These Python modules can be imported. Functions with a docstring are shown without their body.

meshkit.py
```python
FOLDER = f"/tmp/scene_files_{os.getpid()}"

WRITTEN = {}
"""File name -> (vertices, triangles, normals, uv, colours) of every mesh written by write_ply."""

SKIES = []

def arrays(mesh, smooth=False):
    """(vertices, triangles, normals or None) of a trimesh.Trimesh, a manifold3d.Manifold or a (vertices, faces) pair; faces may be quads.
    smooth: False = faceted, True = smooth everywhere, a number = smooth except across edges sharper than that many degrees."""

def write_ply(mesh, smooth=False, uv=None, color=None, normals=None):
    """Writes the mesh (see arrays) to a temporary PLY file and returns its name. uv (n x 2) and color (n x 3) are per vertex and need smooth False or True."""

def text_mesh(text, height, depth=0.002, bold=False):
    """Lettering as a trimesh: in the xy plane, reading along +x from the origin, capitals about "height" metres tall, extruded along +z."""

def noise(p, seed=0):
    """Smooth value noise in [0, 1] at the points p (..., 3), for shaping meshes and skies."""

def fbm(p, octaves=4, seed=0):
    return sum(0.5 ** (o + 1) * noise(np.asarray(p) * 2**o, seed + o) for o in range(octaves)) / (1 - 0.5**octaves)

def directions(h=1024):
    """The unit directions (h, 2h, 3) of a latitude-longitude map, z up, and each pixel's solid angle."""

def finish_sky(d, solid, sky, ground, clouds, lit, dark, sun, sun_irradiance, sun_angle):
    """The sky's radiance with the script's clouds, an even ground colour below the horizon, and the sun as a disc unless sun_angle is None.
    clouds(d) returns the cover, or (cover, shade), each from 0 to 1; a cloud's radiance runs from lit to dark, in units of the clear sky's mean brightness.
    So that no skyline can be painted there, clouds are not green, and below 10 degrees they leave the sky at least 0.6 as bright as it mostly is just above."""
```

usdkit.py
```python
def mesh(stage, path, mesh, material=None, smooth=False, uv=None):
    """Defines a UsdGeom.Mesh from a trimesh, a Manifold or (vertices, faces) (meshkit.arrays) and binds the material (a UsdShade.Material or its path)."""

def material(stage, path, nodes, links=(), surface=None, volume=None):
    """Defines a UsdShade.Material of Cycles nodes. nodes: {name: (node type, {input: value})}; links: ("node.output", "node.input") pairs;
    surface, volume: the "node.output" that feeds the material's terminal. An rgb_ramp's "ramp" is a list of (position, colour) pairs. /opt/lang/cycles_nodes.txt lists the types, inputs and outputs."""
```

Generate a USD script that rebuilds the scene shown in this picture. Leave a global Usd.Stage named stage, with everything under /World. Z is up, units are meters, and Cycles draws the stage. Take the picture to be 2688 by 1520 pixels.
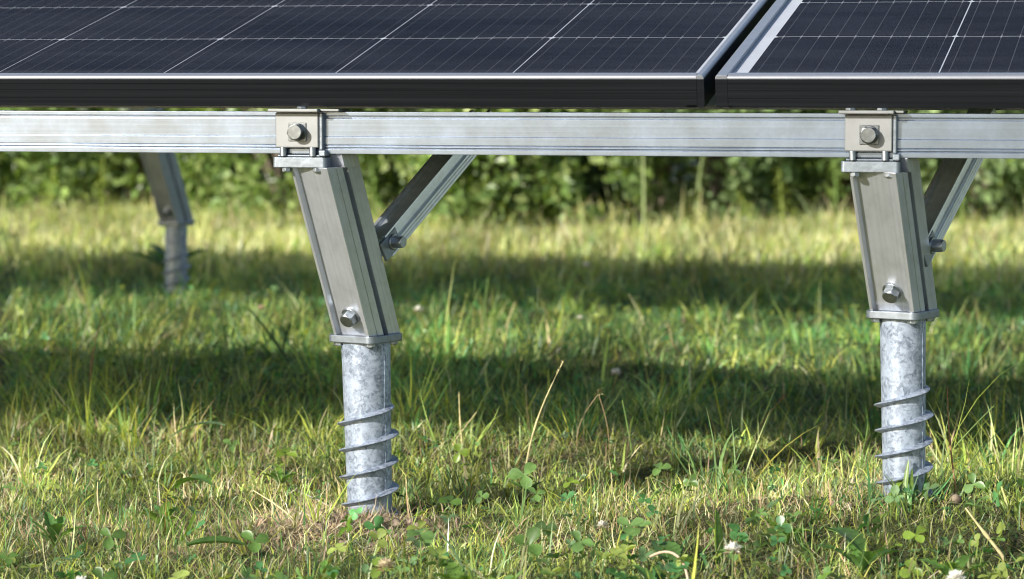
import math
import numpy as np
import trimesh
import manifold3d as m3
import meshkit
import usdkit
from pxr import Usd, UsdGeom, UsdLux, UsdShade, Gf, Sdf, Vt

stage = Usd.Stage.CreateInMemory()
UsdGeom.SetStageUpAxis(stage, "Z")
UsdGeom.SetStageMetersPerUnit(stage, 1.0)
UsdGeom.Xform.Define(stage, "/World")
UsdGeom.Scope.Define(stage, "/World/Looks")

# ------------------------------------------------------------------ camera
CAM = np.array([0.8673, -2.8195, 0.468])
YAW, PITCH = math.radians(14.26), math.radians(4.355)
fwd = np.array([-math.sin(YAW) * math.cos(PITCH), math.cos(YAW) * math.cos(PITCH), -math.sin(PITCH)])
rgt = np.array([math.cos(YAW), math.sin(YAW), 0.0])
upv = np.cross(rgt, fwd)
cam = UsdGeom.Camera.Define(stage, "/World/camera")
M = Gf.Matrix4d(*rgt, 0, *upv, 0, *(-fwd), 0, *CAM, 1)
cam.AddTransformOp().Set(M)
cam.CreateHorizontalApertureAttr(36.0)
cam.CreateVerticalApertureAttr(36.0 * 579 / 1024)
cam.CreateFocalLengthAttr(97.86)
cam.CreateFStopAttr(9.2)
cam.CreateFocusDistanceAttr(2.86)
cam.CreateClippingRangeAttr(Gf.Vec2f(0.05, 5000))
cam.CreateExposureAttr(1.15)

# ------------------------------------------------------------------ sky and sun
SUN = np.array([-1.08, -1.70, 0.85])
SUN = SUN / np.linalg.norm(SUN)
sky_mat = usdkit.material(stage, "/World/Looks/sky_look", {
    "sky": ("sky_texture", {"sky_type": "single_scattering", "sun_disc": False, "sun_elevation": float(math.asin(SUN[2])),
                            "sun_rotation": float(math.atan2(SUN[0], SUN[1])), "altitude": 200.0, "air_density": 1.0, "aerosol_density": 1.2}),
    "bg": ("background_shader", {"strength": 0.105})},
    [("sky.color", "bg.color")], surface="bg.background")
dome = UsdLux.DomeLight.Define(stage, "/World/sky")
UsdShade.MaterialBindingAPI.Apply(dome.GetPrim()).Bind(sky_mat)
dome.GetPrim().SetCustomDataByKey("kind", "structure")
dome.GetPrim().SetCustomDataByKey("label", "clear pale blue evening sky above the meadow")
sun = UsdLux.DistantLight.Define(stage, "/World/sun")
sun.CreateNormalizeAttr(True)
sun.CreateIntensityAttr(1.25)
sun.CreateAngleAttr(0.53)
sun.CreateColorAttr(Gf.Vec3f(1.0, 0.955, 0.885))
zx = SUN
xx = np.cross([0, 0, 1.0], zx); xx /= np.linalg.norm(xx)
yx = np.cross(zx, xx)
sun.AddTransformOp().Set(Gf.Matrix4d(*xx, 0, *yx, 0, *zx, 0, 0, 0, 20, 1))

# ------------------------------------------------------------------ helpers
USED = {}
def numbered(path):
    n = USED.get(path, 0)
    USED[path] = n + 1
    return path if n == 0 else f"{path}_{n:03d}"

def tag(o, label=None, cat=None, group=None, kind=None):
    p = o.GetPrim() if hasattr(o, "GetPrim") else o
    for k, v in (("label", label), ("category", cat), ("group", group), ("kind", kind)):
        if v:
            p.SetCustomDataByKey(k, v)
    return p

def thing(name, label, cat, loc=(0, 0, 0), rotz=0.0, group=None, rotx=0.0, scale=None):
    x = UsdGeom.Xform.Define(stage, numbered("/World/" + name))
    x.AddTranslateOp().Set(Gf.Vec3d(*map(float, loc)))
    x.AddRotateZOp().Set(float(rotz))
    if rotx:
        x.AddRotateXOp().Set(float(rotx))
    if scale:
        x.AddScaleOp().Set(Gf.Vec3f(scale, scale, scale) if np.ndim(scale) == 0 else Gf.Vec3f(*scale))
    tag(x, label, cat, group)
    return x

def dup(src, label, cat, loc, rotz, scale=1.0, group=None):
    base = src.GetPrim().GetName().rstrip("0123456789").rstrip("_")
    x = thing(base, label, cat, loc, rotz, group, scale=scale)
    x.GetPrim().GetReferences().AddInternalReference(src.GetPrim().GetPath())
    x.GetPrim().SetInstanceable(True)
    return x

def put(parent, name, mesh, mat, smooth=False, label=None, tint=None, grain=None):
    """One Mesh prim under parent (or under /World)."""
    base = parent.GetPath().pathString if parent is not None else "/World"
    path = numbered(f"{base}/{name}")
    m = usdkit.mesh(stage, path, mesh, LOOK[mat], smooth=smooth)
    api = UsdGeom.PrimvarsAPI(m)
    if tint is not None:
        api.CreatePrimvar("tint", Sdf.ValueTypeNames.Color3fArray, "vertex").Set(Vt.Vec3fArray.FromNumpy(np.asarray(tint, np.float32)))
    if grain is not None:
        api.CreatePrimvar("grain", Sdf.ValueTypeNames.Float3Array, "vertex").Set(Vt.Vec3fArray.FromNumpy(np.asarray(grain, np.float32)))
    if label:
        tag(m, label)
    return m

def cat(*ms):
    return trimesh.util.concatenate([m for m in ms])

def tm(man):
    k = man.to_mesh()
    return trimesh.Trimesh(np.array(k.vert_properties[:, :3]), np.array(k.tri_verts), process=False)

def cbox(lo, hi, c=0.0008):
    """Box from lo to hi with chamfered edges."""
    lo, hi = np.minimum(lo, hi).astype(float), np.maximum(lo, hi).astype(float)
    c = min(c, 0.45 * (hi - lo).min())
    pts = []
    for s in np.ndindex(2, 2, 2):
        p = np.where(s, hi, lo); q = np.where(s, -1, 1) * c
        for k in range(3):
            w = p + q; w[k] = p[k]
            pts.append(w)
    return tm(m3.Manifold.hull_points(np.array(pts)))

def prism(poly, length, axis="x", start=0.0):
    """Extrudes a 2D polygon. axis x: polygon in (y, z); axis z: polygon in (x, y); axis y: polygon in (x, z)."""
    from shapely.geometry import Polygon
    m = trimesh.creation.extrude_polygon(Polygon(poly), length, engine="earcut")
    v = m.vertices.copy()
    if axis == "x":
        v = np.stack([v[:, 2] + start, v[:, 0], v[:, 1]], 1)
    elif axis == "y":
        v = np.stack([v[:, 0], v[:, 2] + start, v[:, 1]], 1); m.faces = m.faces[:, ::-1]
    else:
        v = v + [0, 0, start]
    return trimesh.Trimesh(v, m.faces, process=False)

def frame_to(axis):
    z = np.asarray(axis, float); z = z / np.linalg.norm(z)
    a = np.array([0, 0, 1.0]) if abs(z[2]) < 0.9 else np.array([1.0, 0, 0])
    x = np.cross(a, z); x /= np.linalg.norm(x)
    T = np.eye(4); T[:3, 0], T[:3, 1], T[:3, 2] = x, np.cross(z, x), z
    return T

def place(m, pos, axis=(0, 0, 1), spin=0.0):
    m = m.copy()
    R = trimesh.transformations.rotation_matrix(spin, [0, 0, 1])
    T = frame_to(axis); T[:3, 3] = pos
    m.apply_transform(T @ R)
    return m

def revolve(profile, n=40):
    return trimesh.creation.revolve(np.array(profile, float), sections=n)

def hex_head(af=0.013, h=0.0065):
    """Hex bolt head with chamfered top and a small raised ring, base at z=0."""
    r = af / math.sqrt(3)
    hexa = m3.Manifold.cylinder(h, r, r, 6)
    cone = m3.Manifold.revolve(m3.CrossSection([[(0, 0), (r * 1.02, 0), (r * 1.02, h * 0.72), (r * 0.84, h), (0, h)]]), 48)
    return tm(hexa ^ cone)

def washer(r=0.0115, t=0.0018, r0=0.0045):
    c = t * 0.3
    return revolve([(r0, 0), (r - c, 0), (r, c), (r, t - c), (r - c, t), (r0, t), (r0, 0)], 40)

def bolt(parent, pos, axis, af=0.013, h=0.0065, wr=0.0115, spin=0.3, mat="zinc_bolt"):
    axis = np.asarray(axis, float) / np.linalg.norm(axis)
    pos = np.asarray(pos, float)
    b = put(parent, "bolt", place(hex_head(af, h), pos + axis * 0.0018, axis, spin), mat, smooth=20)
    put(b, "washer", place(washer(wr), pos, axis), mat, smooth=30)
    return b

# ------------------------------------------------------------------ materials
LOOK = {}
def look(name, nodes, links, surface):
    LOOK[name] = usdkit.material(stage, "/World/Looks/" + name, nodes, links, surface=surface)

def metal(name, col, rough, stretch, bump=0.15, contrast=0.12, metallic=1.0, use_grain=False, dist=0.0006, spots=0.0):
    src = ("attribute", {"attribute": "grain"}) if use_grain else ("texture_coordinate", {})
    out = "co.vector" if use_grain else "co.object"
    c = np.array(col)
    look(name, {
        "co": src,
        "map": ("mapping", {"mapping_type": "point", "scale": stretch}),
        "n": ("noise_texture", {"scale": 1.0, "detail": 4.0, "roughness": 0.65}),
        "n2": ("noise_texture", {"scale": 26.0, "detail": 5.0, "roughness": 0.6}),
        "ramp": ("rgb_ramp", {"ramp": [(0.25, tuple(c * (1 - contrast))), (0.75, tuple(np.minimum(c * (1 + contrast), 0.95)))]}),
        "ramp2": ("rgb_ramp", {"ramp": [(0.3, (1 - spots,) * 3), (0.6, (1, 1, 1))]}),
        "mul": ("mix_color", {"blend_type": "multiply", "fac": 1.0}),
        "rr": ("map_range", {"from_min": 0.2, "from_max": 0.8, "to_min": rough * 0.8, "to_max": rough * 1.25}),
        "b": ("bump", {"strength": bump, "distance": dist}), "bev": ("bevel", {"radius": 0.0009}),
        "p": ("principled_bsdf", {"metallic": metallic}),
    }, [(out, "map.vector"), ("map.vector", "n.vector"), (out, "n2.vector"), ("n.fac", "ramp.fac"), ("n2.fac", "ramp2.fac"),
        ("ramp.color", "mul.a"), ("ramp2.color", "mul.b"), ("mul.result", "p.base_color"),
        ("n2.fac", "rr.value"), ("rr.result", "p.roughness"), ("n.fac", "b.height"), ("bev.bevel", "b.normal"), ("b.normal", "p.normal")], "p.BSDF")

metal("rail_aluminium", (0.205, 0.250, 0.325), 0.25, (0.8, 300, 300), bump=0.06, contrast=0.09, spots=0.05, metallic=0.92)
metal("post_aluminium", (0.535, 0.56, 0.61), 0.36, (260, 260, 3.0), bump=0.22, contrast=0.12, use_grain=True, spots=0.12, metallic=0.74)
metal("brace_aluminium", (0.66, 0.71, 0.80), 0.30, (260, 260, 3.0), bump=0.25, contrast=0.14, use_grain=True, spots=0.10, metallic=0.85)
metal("clamp_aluminium", (0.172, 0.178, 0.178), 0.42, (90, 90, 90), bump=0.05, contrast=0.05, spots=0.08, metallic=0.5)
metal("cast_zinc", (0.20, 0.23, 0.265), 0.33, (160, 160, 160), bump=0.35, contrast=0.14, spots=0.25, metallic=0.75)
metal("zinc_bolt", (0.34, 0.37, 0.40), 0.36, (220, 220, 220), bump=0.25, contrast=0.12, spots=0.3)

metal("bolt_steel", (0.17, 0.185, 0.195), 0.30, (220, 220, 220), bump=0.25, contrast=0.15, spots=0.3)
# hot dip galvanised steel: flaky spangle of light and dark patches
look("galvanised", {
    "co": ("texture_coordinate", {}),
    "dn": ("noise_texture", {"scale": 60.0, "detail": 4.0}),
    "dmix": ("mix_vector", {"fac": 0.02}),
    "v": ("voronoi_texture", {"scale": 330.0, "feature": "f1"}),
    "vb": ("rgb_to_bw", {}),
    "n": ("noise_texture", {"scale": 70.0, "detail": 6.0, "roughness": 0.74}),
    "n3": ("noise_texture", {"scale": 300.0, "detail": 3.0, "roughness": 0.7}),
    "mixn": ("mix_float", {"fac": 0.24}),
    "ramp": ("rgb_ramp", {"ramp": [(0.32, (0.080, 0.099, 0.130)), (0.43, (0.150, 0.178, 0.224)), (0.51, (0.220, 0.256, 0.316)), (0.62, (0.285, 0.330, 0.400))]}),
    "rr": ("map_range", {"from_min": 0.3, "from_max": 0.7, "to_min": 0.50, "to_max": 0.34}),
    "b": ("bump", {"strength": 0.25, "distance": 0.0008}),
    "sx": ("separate_xyz", {}), "dz": ("map_range", {"from_min": 0.0, "from_max": 0.034, "to_min": 0.50, "to_max": 0.0, "clamp": True}), "nd": ("noise_texture", {"scale": 130.0, "detail": 5.0, "roughness": 0.7}),
    "dt": ("math", {"math_type": "add"}), "dm": ("map_range", {"from_min": 0.78, "from_max": 0.98, "to_min": 0.0, "to_max": 0.85, "clamp": True}), "dirt": ("mix_color", {"b": (0.13, 0.095, 0.06)}),
    "p": ("principled_bsdf", {"metallic": 0.36}),
}, [("co.object", "dn.vector"), ("co.object", "dmix.a"), ("dn.color", "dmix.b"), ("dmix.result", "v.vector"), ("co.object", "n.vector"), ("co.object", "n3.vector"),
    ("v.color", "vb.color"), ("n.fac", "mixn.a"), ("vb.val", "mixn.b"), ("mixn.result", "ramp.fac"), ("co.object", "sx.vector"), ("sx.z", "dz.value"), ("co.object", "nd.vector"), ("dz.result", "dt.value1"), ("nd.fac", "dt.value2"),
    ("dt.value", "dm.value"), ("dm.result", "dirt.fac"), ("ramp.color", "dirt.a"), ("dirt.result", "p.base_color"),
    ("mixn.result", "rr.value"), ("rr.result", "p.roughness"), ("n3.fac", "b.height"), ("b.normal", "p.normal")], "p.BSDF")

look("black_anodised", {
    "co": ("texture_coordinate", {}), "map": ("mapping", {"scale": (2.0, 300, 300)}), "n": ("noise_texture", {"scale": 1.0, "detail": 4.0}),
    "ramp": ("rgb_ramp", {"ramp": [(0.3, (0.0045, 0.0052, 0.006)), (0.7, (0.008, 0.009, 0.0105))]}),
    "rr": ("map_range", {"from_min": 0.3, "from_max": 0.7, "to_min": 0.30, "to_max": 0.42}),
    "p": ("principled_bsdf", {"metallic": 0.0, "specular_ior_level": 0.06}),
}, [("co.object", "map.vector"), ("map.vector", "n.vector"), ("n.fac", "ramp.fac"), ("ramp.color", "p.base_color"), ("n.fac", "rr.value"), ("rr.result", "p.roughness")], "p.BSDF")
metal("sky_sheen_lip", (0.18, 0.188, 0.21), 0.32, (3, 300, 300), bump=0.1, contrast=0.10, metallic=0.45)  # top lip of the black frame, sky reflection painted in as pale grey
look("backsheet_white", {
    "co": ("texture_coordinate", {}), "n": ("noise_texture", {"scale": 30.0}),
    "ramp": ("rgb_ramp", {"ramp": [(0.3, (0.30, 0.31, 0.335)), (0.7, (0.34, 0.35, 0.375))]}), "p": ("principled_bsdf", {"roughness": 0.6, "specular_ior_level": 0.1}),
}, [("co.object", "n.vector"), ("n.fac", "ramp.fac"), ("ramp.color", "p.base_color")], "p.BSDF")

def cell_look(name, u0, pitch):
    look(name, {
        "co": ("texture_coordinate", {}), "xyz": ("separate_xyz", {}),
        "map": ("mapping", {"scale": (5.0, 60.0, 1.0)}), "n": ("noise_texture", {"scale": 1.0, "detail": 5.0, "roughness": 0.6}),
        "ramp": ("rgb_ramp", {"ramp": [(0.3, (0.0065, 0.0072, 0.0105)), (0.7, (0.0105, 0.0115, 0.0165))]}),
        # printed silver busbars, ten to a cell, with small solder pads near the cell's edges
        "ua": ("math", {"math_type": "subtract", "value2": u0}), "ub": ("math", {"math_type": "divide", "value2": pitch / 10}),
        "uf": ("math", {"math_type": "fraction"}), "ud": ("math", {"math_type": "subtract", "value2": 0.5}), "uabs": ("math", {"math_type": "absolute"}),
        "line": ("math", {"math_type": "less_than", "value2": 0.016}), "padu": ("math", {"math_type": "less_than", "value2": 0.030}),
        "sb": ("math", {"math_type": "divide", "value2": 0.184}), "sa": ("math", {"math_type": "subtract", "value2": 0.016}), "sf": ("math", {"math_type": "fraction"}),
        "sd": ("math", {"math_type": "subtract", "value2": 0.5}), "sabs": ("math", {"math_type": "absolute"}), "pads": ("math", {"math_type": "greater_than", "value2": 0.455}),
        "pad": ("math", {"math_type": "multiply"}),
        "m1": ("mix_color", {"b": (0.050, 0.053, 0.060)}), "m2": ("mix_color", {"b": (0.12, 0.125, 0.14)}),
        "p": ("principled_bsdf", {"roughness": 0.35, "specular_ior_level": 0.0}),
    }, [("co.object", "xyz.vector"), ("co.object", "map.vector"), ("map.vector", "n.vector"), ("n.fac", "ramp.fac"),
        ("xyz.x", "ua.value1"), ("ua.value", "ub.value1"), ("ub.value", "uf.value1"), ("uf.value", "ud.value1"), ("ud.value", "uabs.value1"),
        ("uabs.value", "line.value1"), ("uabs.value", "padu.value1"),
        ("xyz.y", "sa.value1"), ("sa.value", "sb.value1"), ("sb.value", "sf.value1"), ("sf.value", "sd.value1"), ("sd.value", "sabs.value1"), ("sabs.value", "pads.value1"),
        ("padu.value", "pad.value1"), ("pads.value", "pad.value2"),
        ("ramp.color", "m1.a"), ("line.value", "m1.fac"), ("m1.result", "m2.a"), ("pad.value", "m2.fac"), ("m2.result", "p.base_color")], "p.BSDF")

look("solar_glass", {
    "fr": ("fresnel", {"IOR": 1.30}), "sc": ("math", {"math_type": "multiply", "value2": 0.019}),
    "co": ("texture_coordinate", {}), "map": ("mapping", {"scale": (4, 40, 1)}), "n": ("noise_texture", {"scale": 1.0, "detail": 4.0}),
    "rr": ("map_range", {"from_min": 0.3, "from_max": 0.7, "to_min": 0.06, "to_max": 0.16}),
    "t": ("transparent_bsdf", {"color": (0.97, 0.975, 0.98)}), "g": ("glossy_bsdf", {"color": (1, 1, 1)}),
    "m": ("mix_closure", {}), "map2": ("mapping", {"scale": (2.2, 14, 1)}), "n2": ("noise_texture", {"scale": 1.0, "detail": 6.0, "roughness": 0.65}),
    "du": ("map_range", {"from_min": 0.40, "from_max": 0.75, "to_min": 0.0, "to_max": 0.010, "clamp": True}), "xyz": ("separate_xyz", {}),
    "edge": ("map_range", {"from_min": 0.011, "from_max": 0.034, "to_min": 0.022, "to_max": 0.0, "clamp": True}), "sum": ("math", {"math_type": "add"}),
    "dust": ("diffuse_bsdf", {"color": (0.38, 0.39, 0.42)}), "m2": ("mix_closure", {}),
}, [("co.object", "map2.vector"), ("map2.vector", "n2.vector"), ("n2.fac", "du.value"), ("co.object", "xyz.vector"), ("xyz.y", "edge.value"), ("du.result", "sum.value1"), ("edge.result", "sum.value2"),
    ("sum.value", "m2.fac"), ("m.closure", "m2.closure1"), ("dust.BSDF", "m2.closure2"), ("fr.fac", "sc.value1"), ("sc.value", "m.fac"), ("t.BSDF", "m.closure1"), ("g.BSDF", "m.closure2"),
    ("co.object", "map.vector"), ("map.vector", "n.vector"), ("n.fac", "rr.value"), ("rr.result", "g.roughness")], "m2.closure")

def leafy(name, trans=0.38, rough=0.45, spec=0.4, warm=(1.25, 1.25, 0.5)):
    """Thin leaf: colour per blade from the mesh, light shining through it."""
    look(name, {
        "a": ("attribute", {"attribute": "tint"}),
        "co": ("texture_coordinate", {}), "n": ("noise_texture", {"scale": 160.0, "detail": 3.0}),
        "v": ("map_range", {"from_min": 0.3, "from_max": 0.7, "to_min": 0.8, "to_max": 1.2}),
        "mul": ("vector_math", {"math_type": "scale"}),
        "p": ("principled_bsdf", {"roughness": rough, "specular_ior_level": spec}),
        "tc": ("mix_color", {"blend_type": "multiply", "fac": 1.0, "b": warm, "use_clamp": False}),
        "t": ("translucent_bsdf", {}), "m": ("mix_closure", {"fac": trans}),
    }, [("co.object", "n.vector"), ("n.fac", "v.value"), ("a.color", "mul.vector1"), ("v.result", "mul.scale"), ("mul.vector", "p.base_color"),
        ("mul.vector", "tc.a"), ("tc.result", "t.color"), ("p.BSDF", "m.closure1"), ("t.BSDF", "m.closure2")], "m.closure")

leafy("grass_blade", 0.40)
leafy("dry_blade", 0.22, rough=0.6, spec=0.25, warm=(1.1, 1.0, 0.8))
leafy("broad_leaf", 0.42, rough=0.38, spec=0.5)
leafy("petal_white", 0.30, rough=0.6, spec=0.2, warm=(1, 1, 0.95))

look("soil", {
    "co": ("geometry", {}), "n": ("noise_texture", {"scale": 9.0, "detail": 6.0, "roughness": 0.7}), "n2": ("noise_texture", {"scale": 220.0, "detail": 4.0, "roughness": 0.7}),
    "ramp": ("rgb_ramp", {"ramp": [(0.30, (0.034, 0.029, 0.016)), (0.45, (0.052, 0.056, 0.022)), (0.58, (0.070, 0.085, 0.028)), (0.75, (0.10, 0.092, 0.045))]}),
    "mul": ("mix_color", {"blend_type": "multiply", "fac": 0.7}),
    "r2": ("rgb_ramp", {"ramp": [(0.3, (0.45, 0.42, 0.4)), (0.7, (1.2, 1.15, 1.1))]}),
    "b": ("bump", {"strength": 0.8, "distance": 0.006}), "p": ("principled_bsdf", {"roughness": 0.9, "specular_ior_level": 0.2}),
}, [("co.position", "n.vector"), ("co.position", "n2.vector"), ("n.fac", "ramp.fac"), ("n2.fac", "r2.fac"), ("ramp.color", "mul.a"), ("r2.color", "mul.b"),
    ("mul.result", "p.base_color"), ("n2.fac", "b.height"), ("b.normal", "p.normal")], "p.BSDF")
look("clod", {
    "co": ("geometry", {}), "n": ("noise_texture", {"scale": 240.0, "detail": 4.0}), "r": ("rgb_ramp", {"ramp": [(0.3, (0.08, 0.060, 0.044)), (0.7, (0.20, 0.155, 0.115))]}), "p": ("principled_bsdf", {"roughness": 0.95, "specular_ior_level": 0.1}),
}, [("co.position", "n.vector"), ("n.fac", "r.fac"), ("r.color", "p.base_color")], "p.BSDF")
look("bark", {
    "co": ("texture_coordinate", {}), "map": ("mapping", {"scale": (40, 40, 9)}), "n": ("noise_texture", {"scale": 1.0, "detail": 5.0}),
    "ramp": ("rgb_ramp", {"ramp": [(0.3, (0.05, 0.038, 0.026)), (0.7, (0.13, 0.10, 0.07))]}), "b": ("bump", {"strength": 0.6, "distance": 0.01}),
    "p": ("principled_bsdf", {"roughness": 0.85}),
}, [("co.object", "map.vector"), ("map.vector", "n.vector"), ("n.fac", "ramp.fac"), ("ramp.color", "p.base_color"), ("n.fac", "b.height"), ("b.normal", "p.normal")], "p.BSDF")

# ------------------------------------------------------------------ ground
def gz(x, y):
    x, y = np.asarray(x, float), np.asarray(y, float)
    near = np.exp(-((x - 0.0) ** 2 + (y - 1.5) ** 2) / (2 * 3.0 ** 2))
    z = 0.050 * np.exp(-((x - 0.60) ** 2 + (y - 0.02) ** 2) / (2 * 0.22 ** 2))
    p = np.stack([x * 2.2 + 11.3, y * 2.2 + 4.1, np.zeros_like(x)], -1)
    q = np.stack([x * 14 + 3.3, y * 14 + 7.7, np.zeros_like(x)], -1)
    z = z + (meshkit.fbm(p, 3, 5) - 0.5) * 0.055 * near * (1 - 0.6 * np.exp(-(y / 0.8) ** 2)) + (meshkit.fbm(q, 2, 9) - 0.5) * 0.020 * near
    z = z + 0.020 * np.exp(-((x + 0.03) / 0.095) ** 2 - ((y + 0.05) / 0.10) ** 2)          # loosened earth round the left screw
    z = z + (0.014 + 0.017 * np.exp(-((x - 0.26) / 0.26) ** 2)) * np.exp(-((y - 0.58) / 0.17) ** 2 - ((x + 0.1) / 1.2) ** 4)          # low ridge where the shade begins
    return z - 0.008

def axis_steps(lo, hi, fine, far):
    a = np.arange(lo, hi + 1e-9, fine)
    g = [hi]; s = fine
    while g[-1] < far:
        s *= 1.35; g.append(g[-1] + s)
    h = [lo]; s = fine
    while h[-1] > -far:
        s *= 1.35; h.append(h[-1] - s)
    return np.array(sorted(h[1:])[:] + list(a) + g[1:])

def grid(xs, ys, zf):
    X, Y = np.meshgrid(xs, ys, indexing="xy")
    v = np.stack([X, Y, zf(X, Y)], -1).reshape(-1, 3)
    n = len(xs)
    i, j = np.meshgrid(np.arange(len(ys) - 1), np.arange(n - 1), indexing="ij")
    a = (i * n + j).ravel()
    f = np.vstack([np.stack([a, a + 1, a + n + 1], 1), np.stack([a, a + n + 1, a + n], 1)])
    return trimesh.Trimesh(v, f, process=False)

g = put(None, "ground", grid(axis_steps(-3.0, 2.0, 0.04, 900), axis_steps(-1.2, 8.0, 0.04, 900), gz), "soil", smooth=True)
tag(g, "uneven brown meadow soil under the grass", None, None, "structure")

# ------------------------------------------------------------------ mounting rail and its clamps
RF = -0.150                                   # front face of the rail
rail_poly = [(RF + 0.0005, 0.3915), (RF + 0.0005, 0.3962), (RF + 0.0012, 0.3966), (RF + 0.0012, 0.3974), (RF, 0.3978), (RF, 0.3992), (RF + 0.0009, 0.3996), (RF + 0.0009, 0.4002),
             (RF, 0.4006), (RF, 0.4086), (RF + 0.0008, 0.4092), (RF + 0.0008, 0.4268), (RF + 0.0045, 0.4272), (RF + 0.0045, 0.4294), (RF + 0.0012, 0.4297), (RF + 0.0012, 0.4336),
             (RF + 0.0135, 0.4336), (RF + 0.0135, 0.4296), (RF + 0.0265, 0.4296), (RF + 0.0265, 0.4336), (RF + 0.040, 0.4336), (RF + 0.040, 0.3915)]
rail = thing("mounting_rail", "long brushed aluminium rail running under the front edge of the solar panels", "rail", (0, RF, 0.3915))
put(rail, "profile", prism([(a - RF, b - 0.3915) for a, b in rail_poly], 3.6, "x", -2.1), "rail_aluminium")

def make_clamp(x0, label, tab_left, bolts_up):
    """x0: left edge of the front plate."""
    t = thing("rail_clamp", label, "rail clamp", (x0, -0.154, 0.385), 0, "clamps that hold the rail on the posts")
    w = 0.0455
    # local: x from plate's left edge, y=0 rail side of the plate, z=0 underside of rail area
    L = lambda a, b, c=0.0008: cbox(a, b, c)
    put(t, "front_plate", L((0, -0.0035, 0.0125), (w, 0.0, 0.0478), 0.0009), "clamp_aluminium")
    put(t, "side_plate", cat(L((w + 0.0003, -0.0022, 0.0105), (w + 0.0040, 0.046, 0.0476)), L((w + 0.0003, -0.0042, 0.0040), (w + 0.0072, 0.046, 0.0103))), "cast_zinc")
    top = [L((-0.0050, -0.0130, 0.0484), (w + 0.0024, 0.0, 0.0518), 0.0006), L((w + 0.0026, -0.0060, 0.0490), (w + (0.0225 if tab_left else 0.011), 0.030, 0.0516), 0.0006)]
    put(t, "top_plate", cat(*top), "clamp_aluminium")
    for bx in bolts_up:
        put(t, "top_bolt", place(hex_head(0.009, 0.0022), (bx, -0.0075, 0.0519), (0, 0, 1)), "zinc_bolt", smooth=20)
    # square pad, washer and bolt on the front plate
    cx, cz = 0.0235, 0.0285
    put(t, "square_washer", L((cx - 0.0093, -0.0046, cz - 0.0093), (cx + 0.0093, -0.0037, cz + 0.0093), 0.0003), "bolt_steel")
    bolt(t, (cx + 0.0003, -0.0047, cz), (0, -1, 0), 0.0148, 0.0085, 0.0088, 0.2 + 1.3 * x0, mat="bolt_steel")
    # waist with two studs, then the thick rounded head plate that sits on the post
    put(t, "gap_shade_block", L((0.002, 0.0065, 0.0058), (w + 0.0045, 0.040, 0.0124)), "black_anodised")  # added black block that stands in for the shade in the neck gap
    put(t, "waist_plate", L((0.001, -0.0005, 0.0032), (w + 0.0015, 0.040, 0.0056)), "cast_zinc")
    for sx in (0.0075, 0.0385):
        put(t, "stud", place(trimesh.creation.cylinder(0.0034, 0.0090, sections=20), (sx, -0.0010, 0.0085)), "zinc_bolt", smooth=30)
    hp = m3.CrossSection([[(-0.0005, 0.002), (w + 0.0035, 0.002), (w + 0.0035, 0.043), (-0.0005, 0.043)]]).offset(0.0035, m3.JoinType.Round, 2.0, 24)
    head = tm(m3.Manifold.hull(m3.Manifold.extrude(hp.offset(-0.0005), 0.0106).translate((0, 0, -0.0076)) + m3.Manifold.extrude(hp, 0.0096).translate((0, 0, -0.0071))))
    put(t, "head_plate", head, "cast_zinc", smooth=35)
    for sx in (0.0095, 0.0420):
        put(t, "under_bolt", place(hex_head(0.0085, 0.0042), (sx, 0.0035, -0.0078), (0, 0, -1)), "zinc_bolt", smooth=20)
    return t

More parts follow.
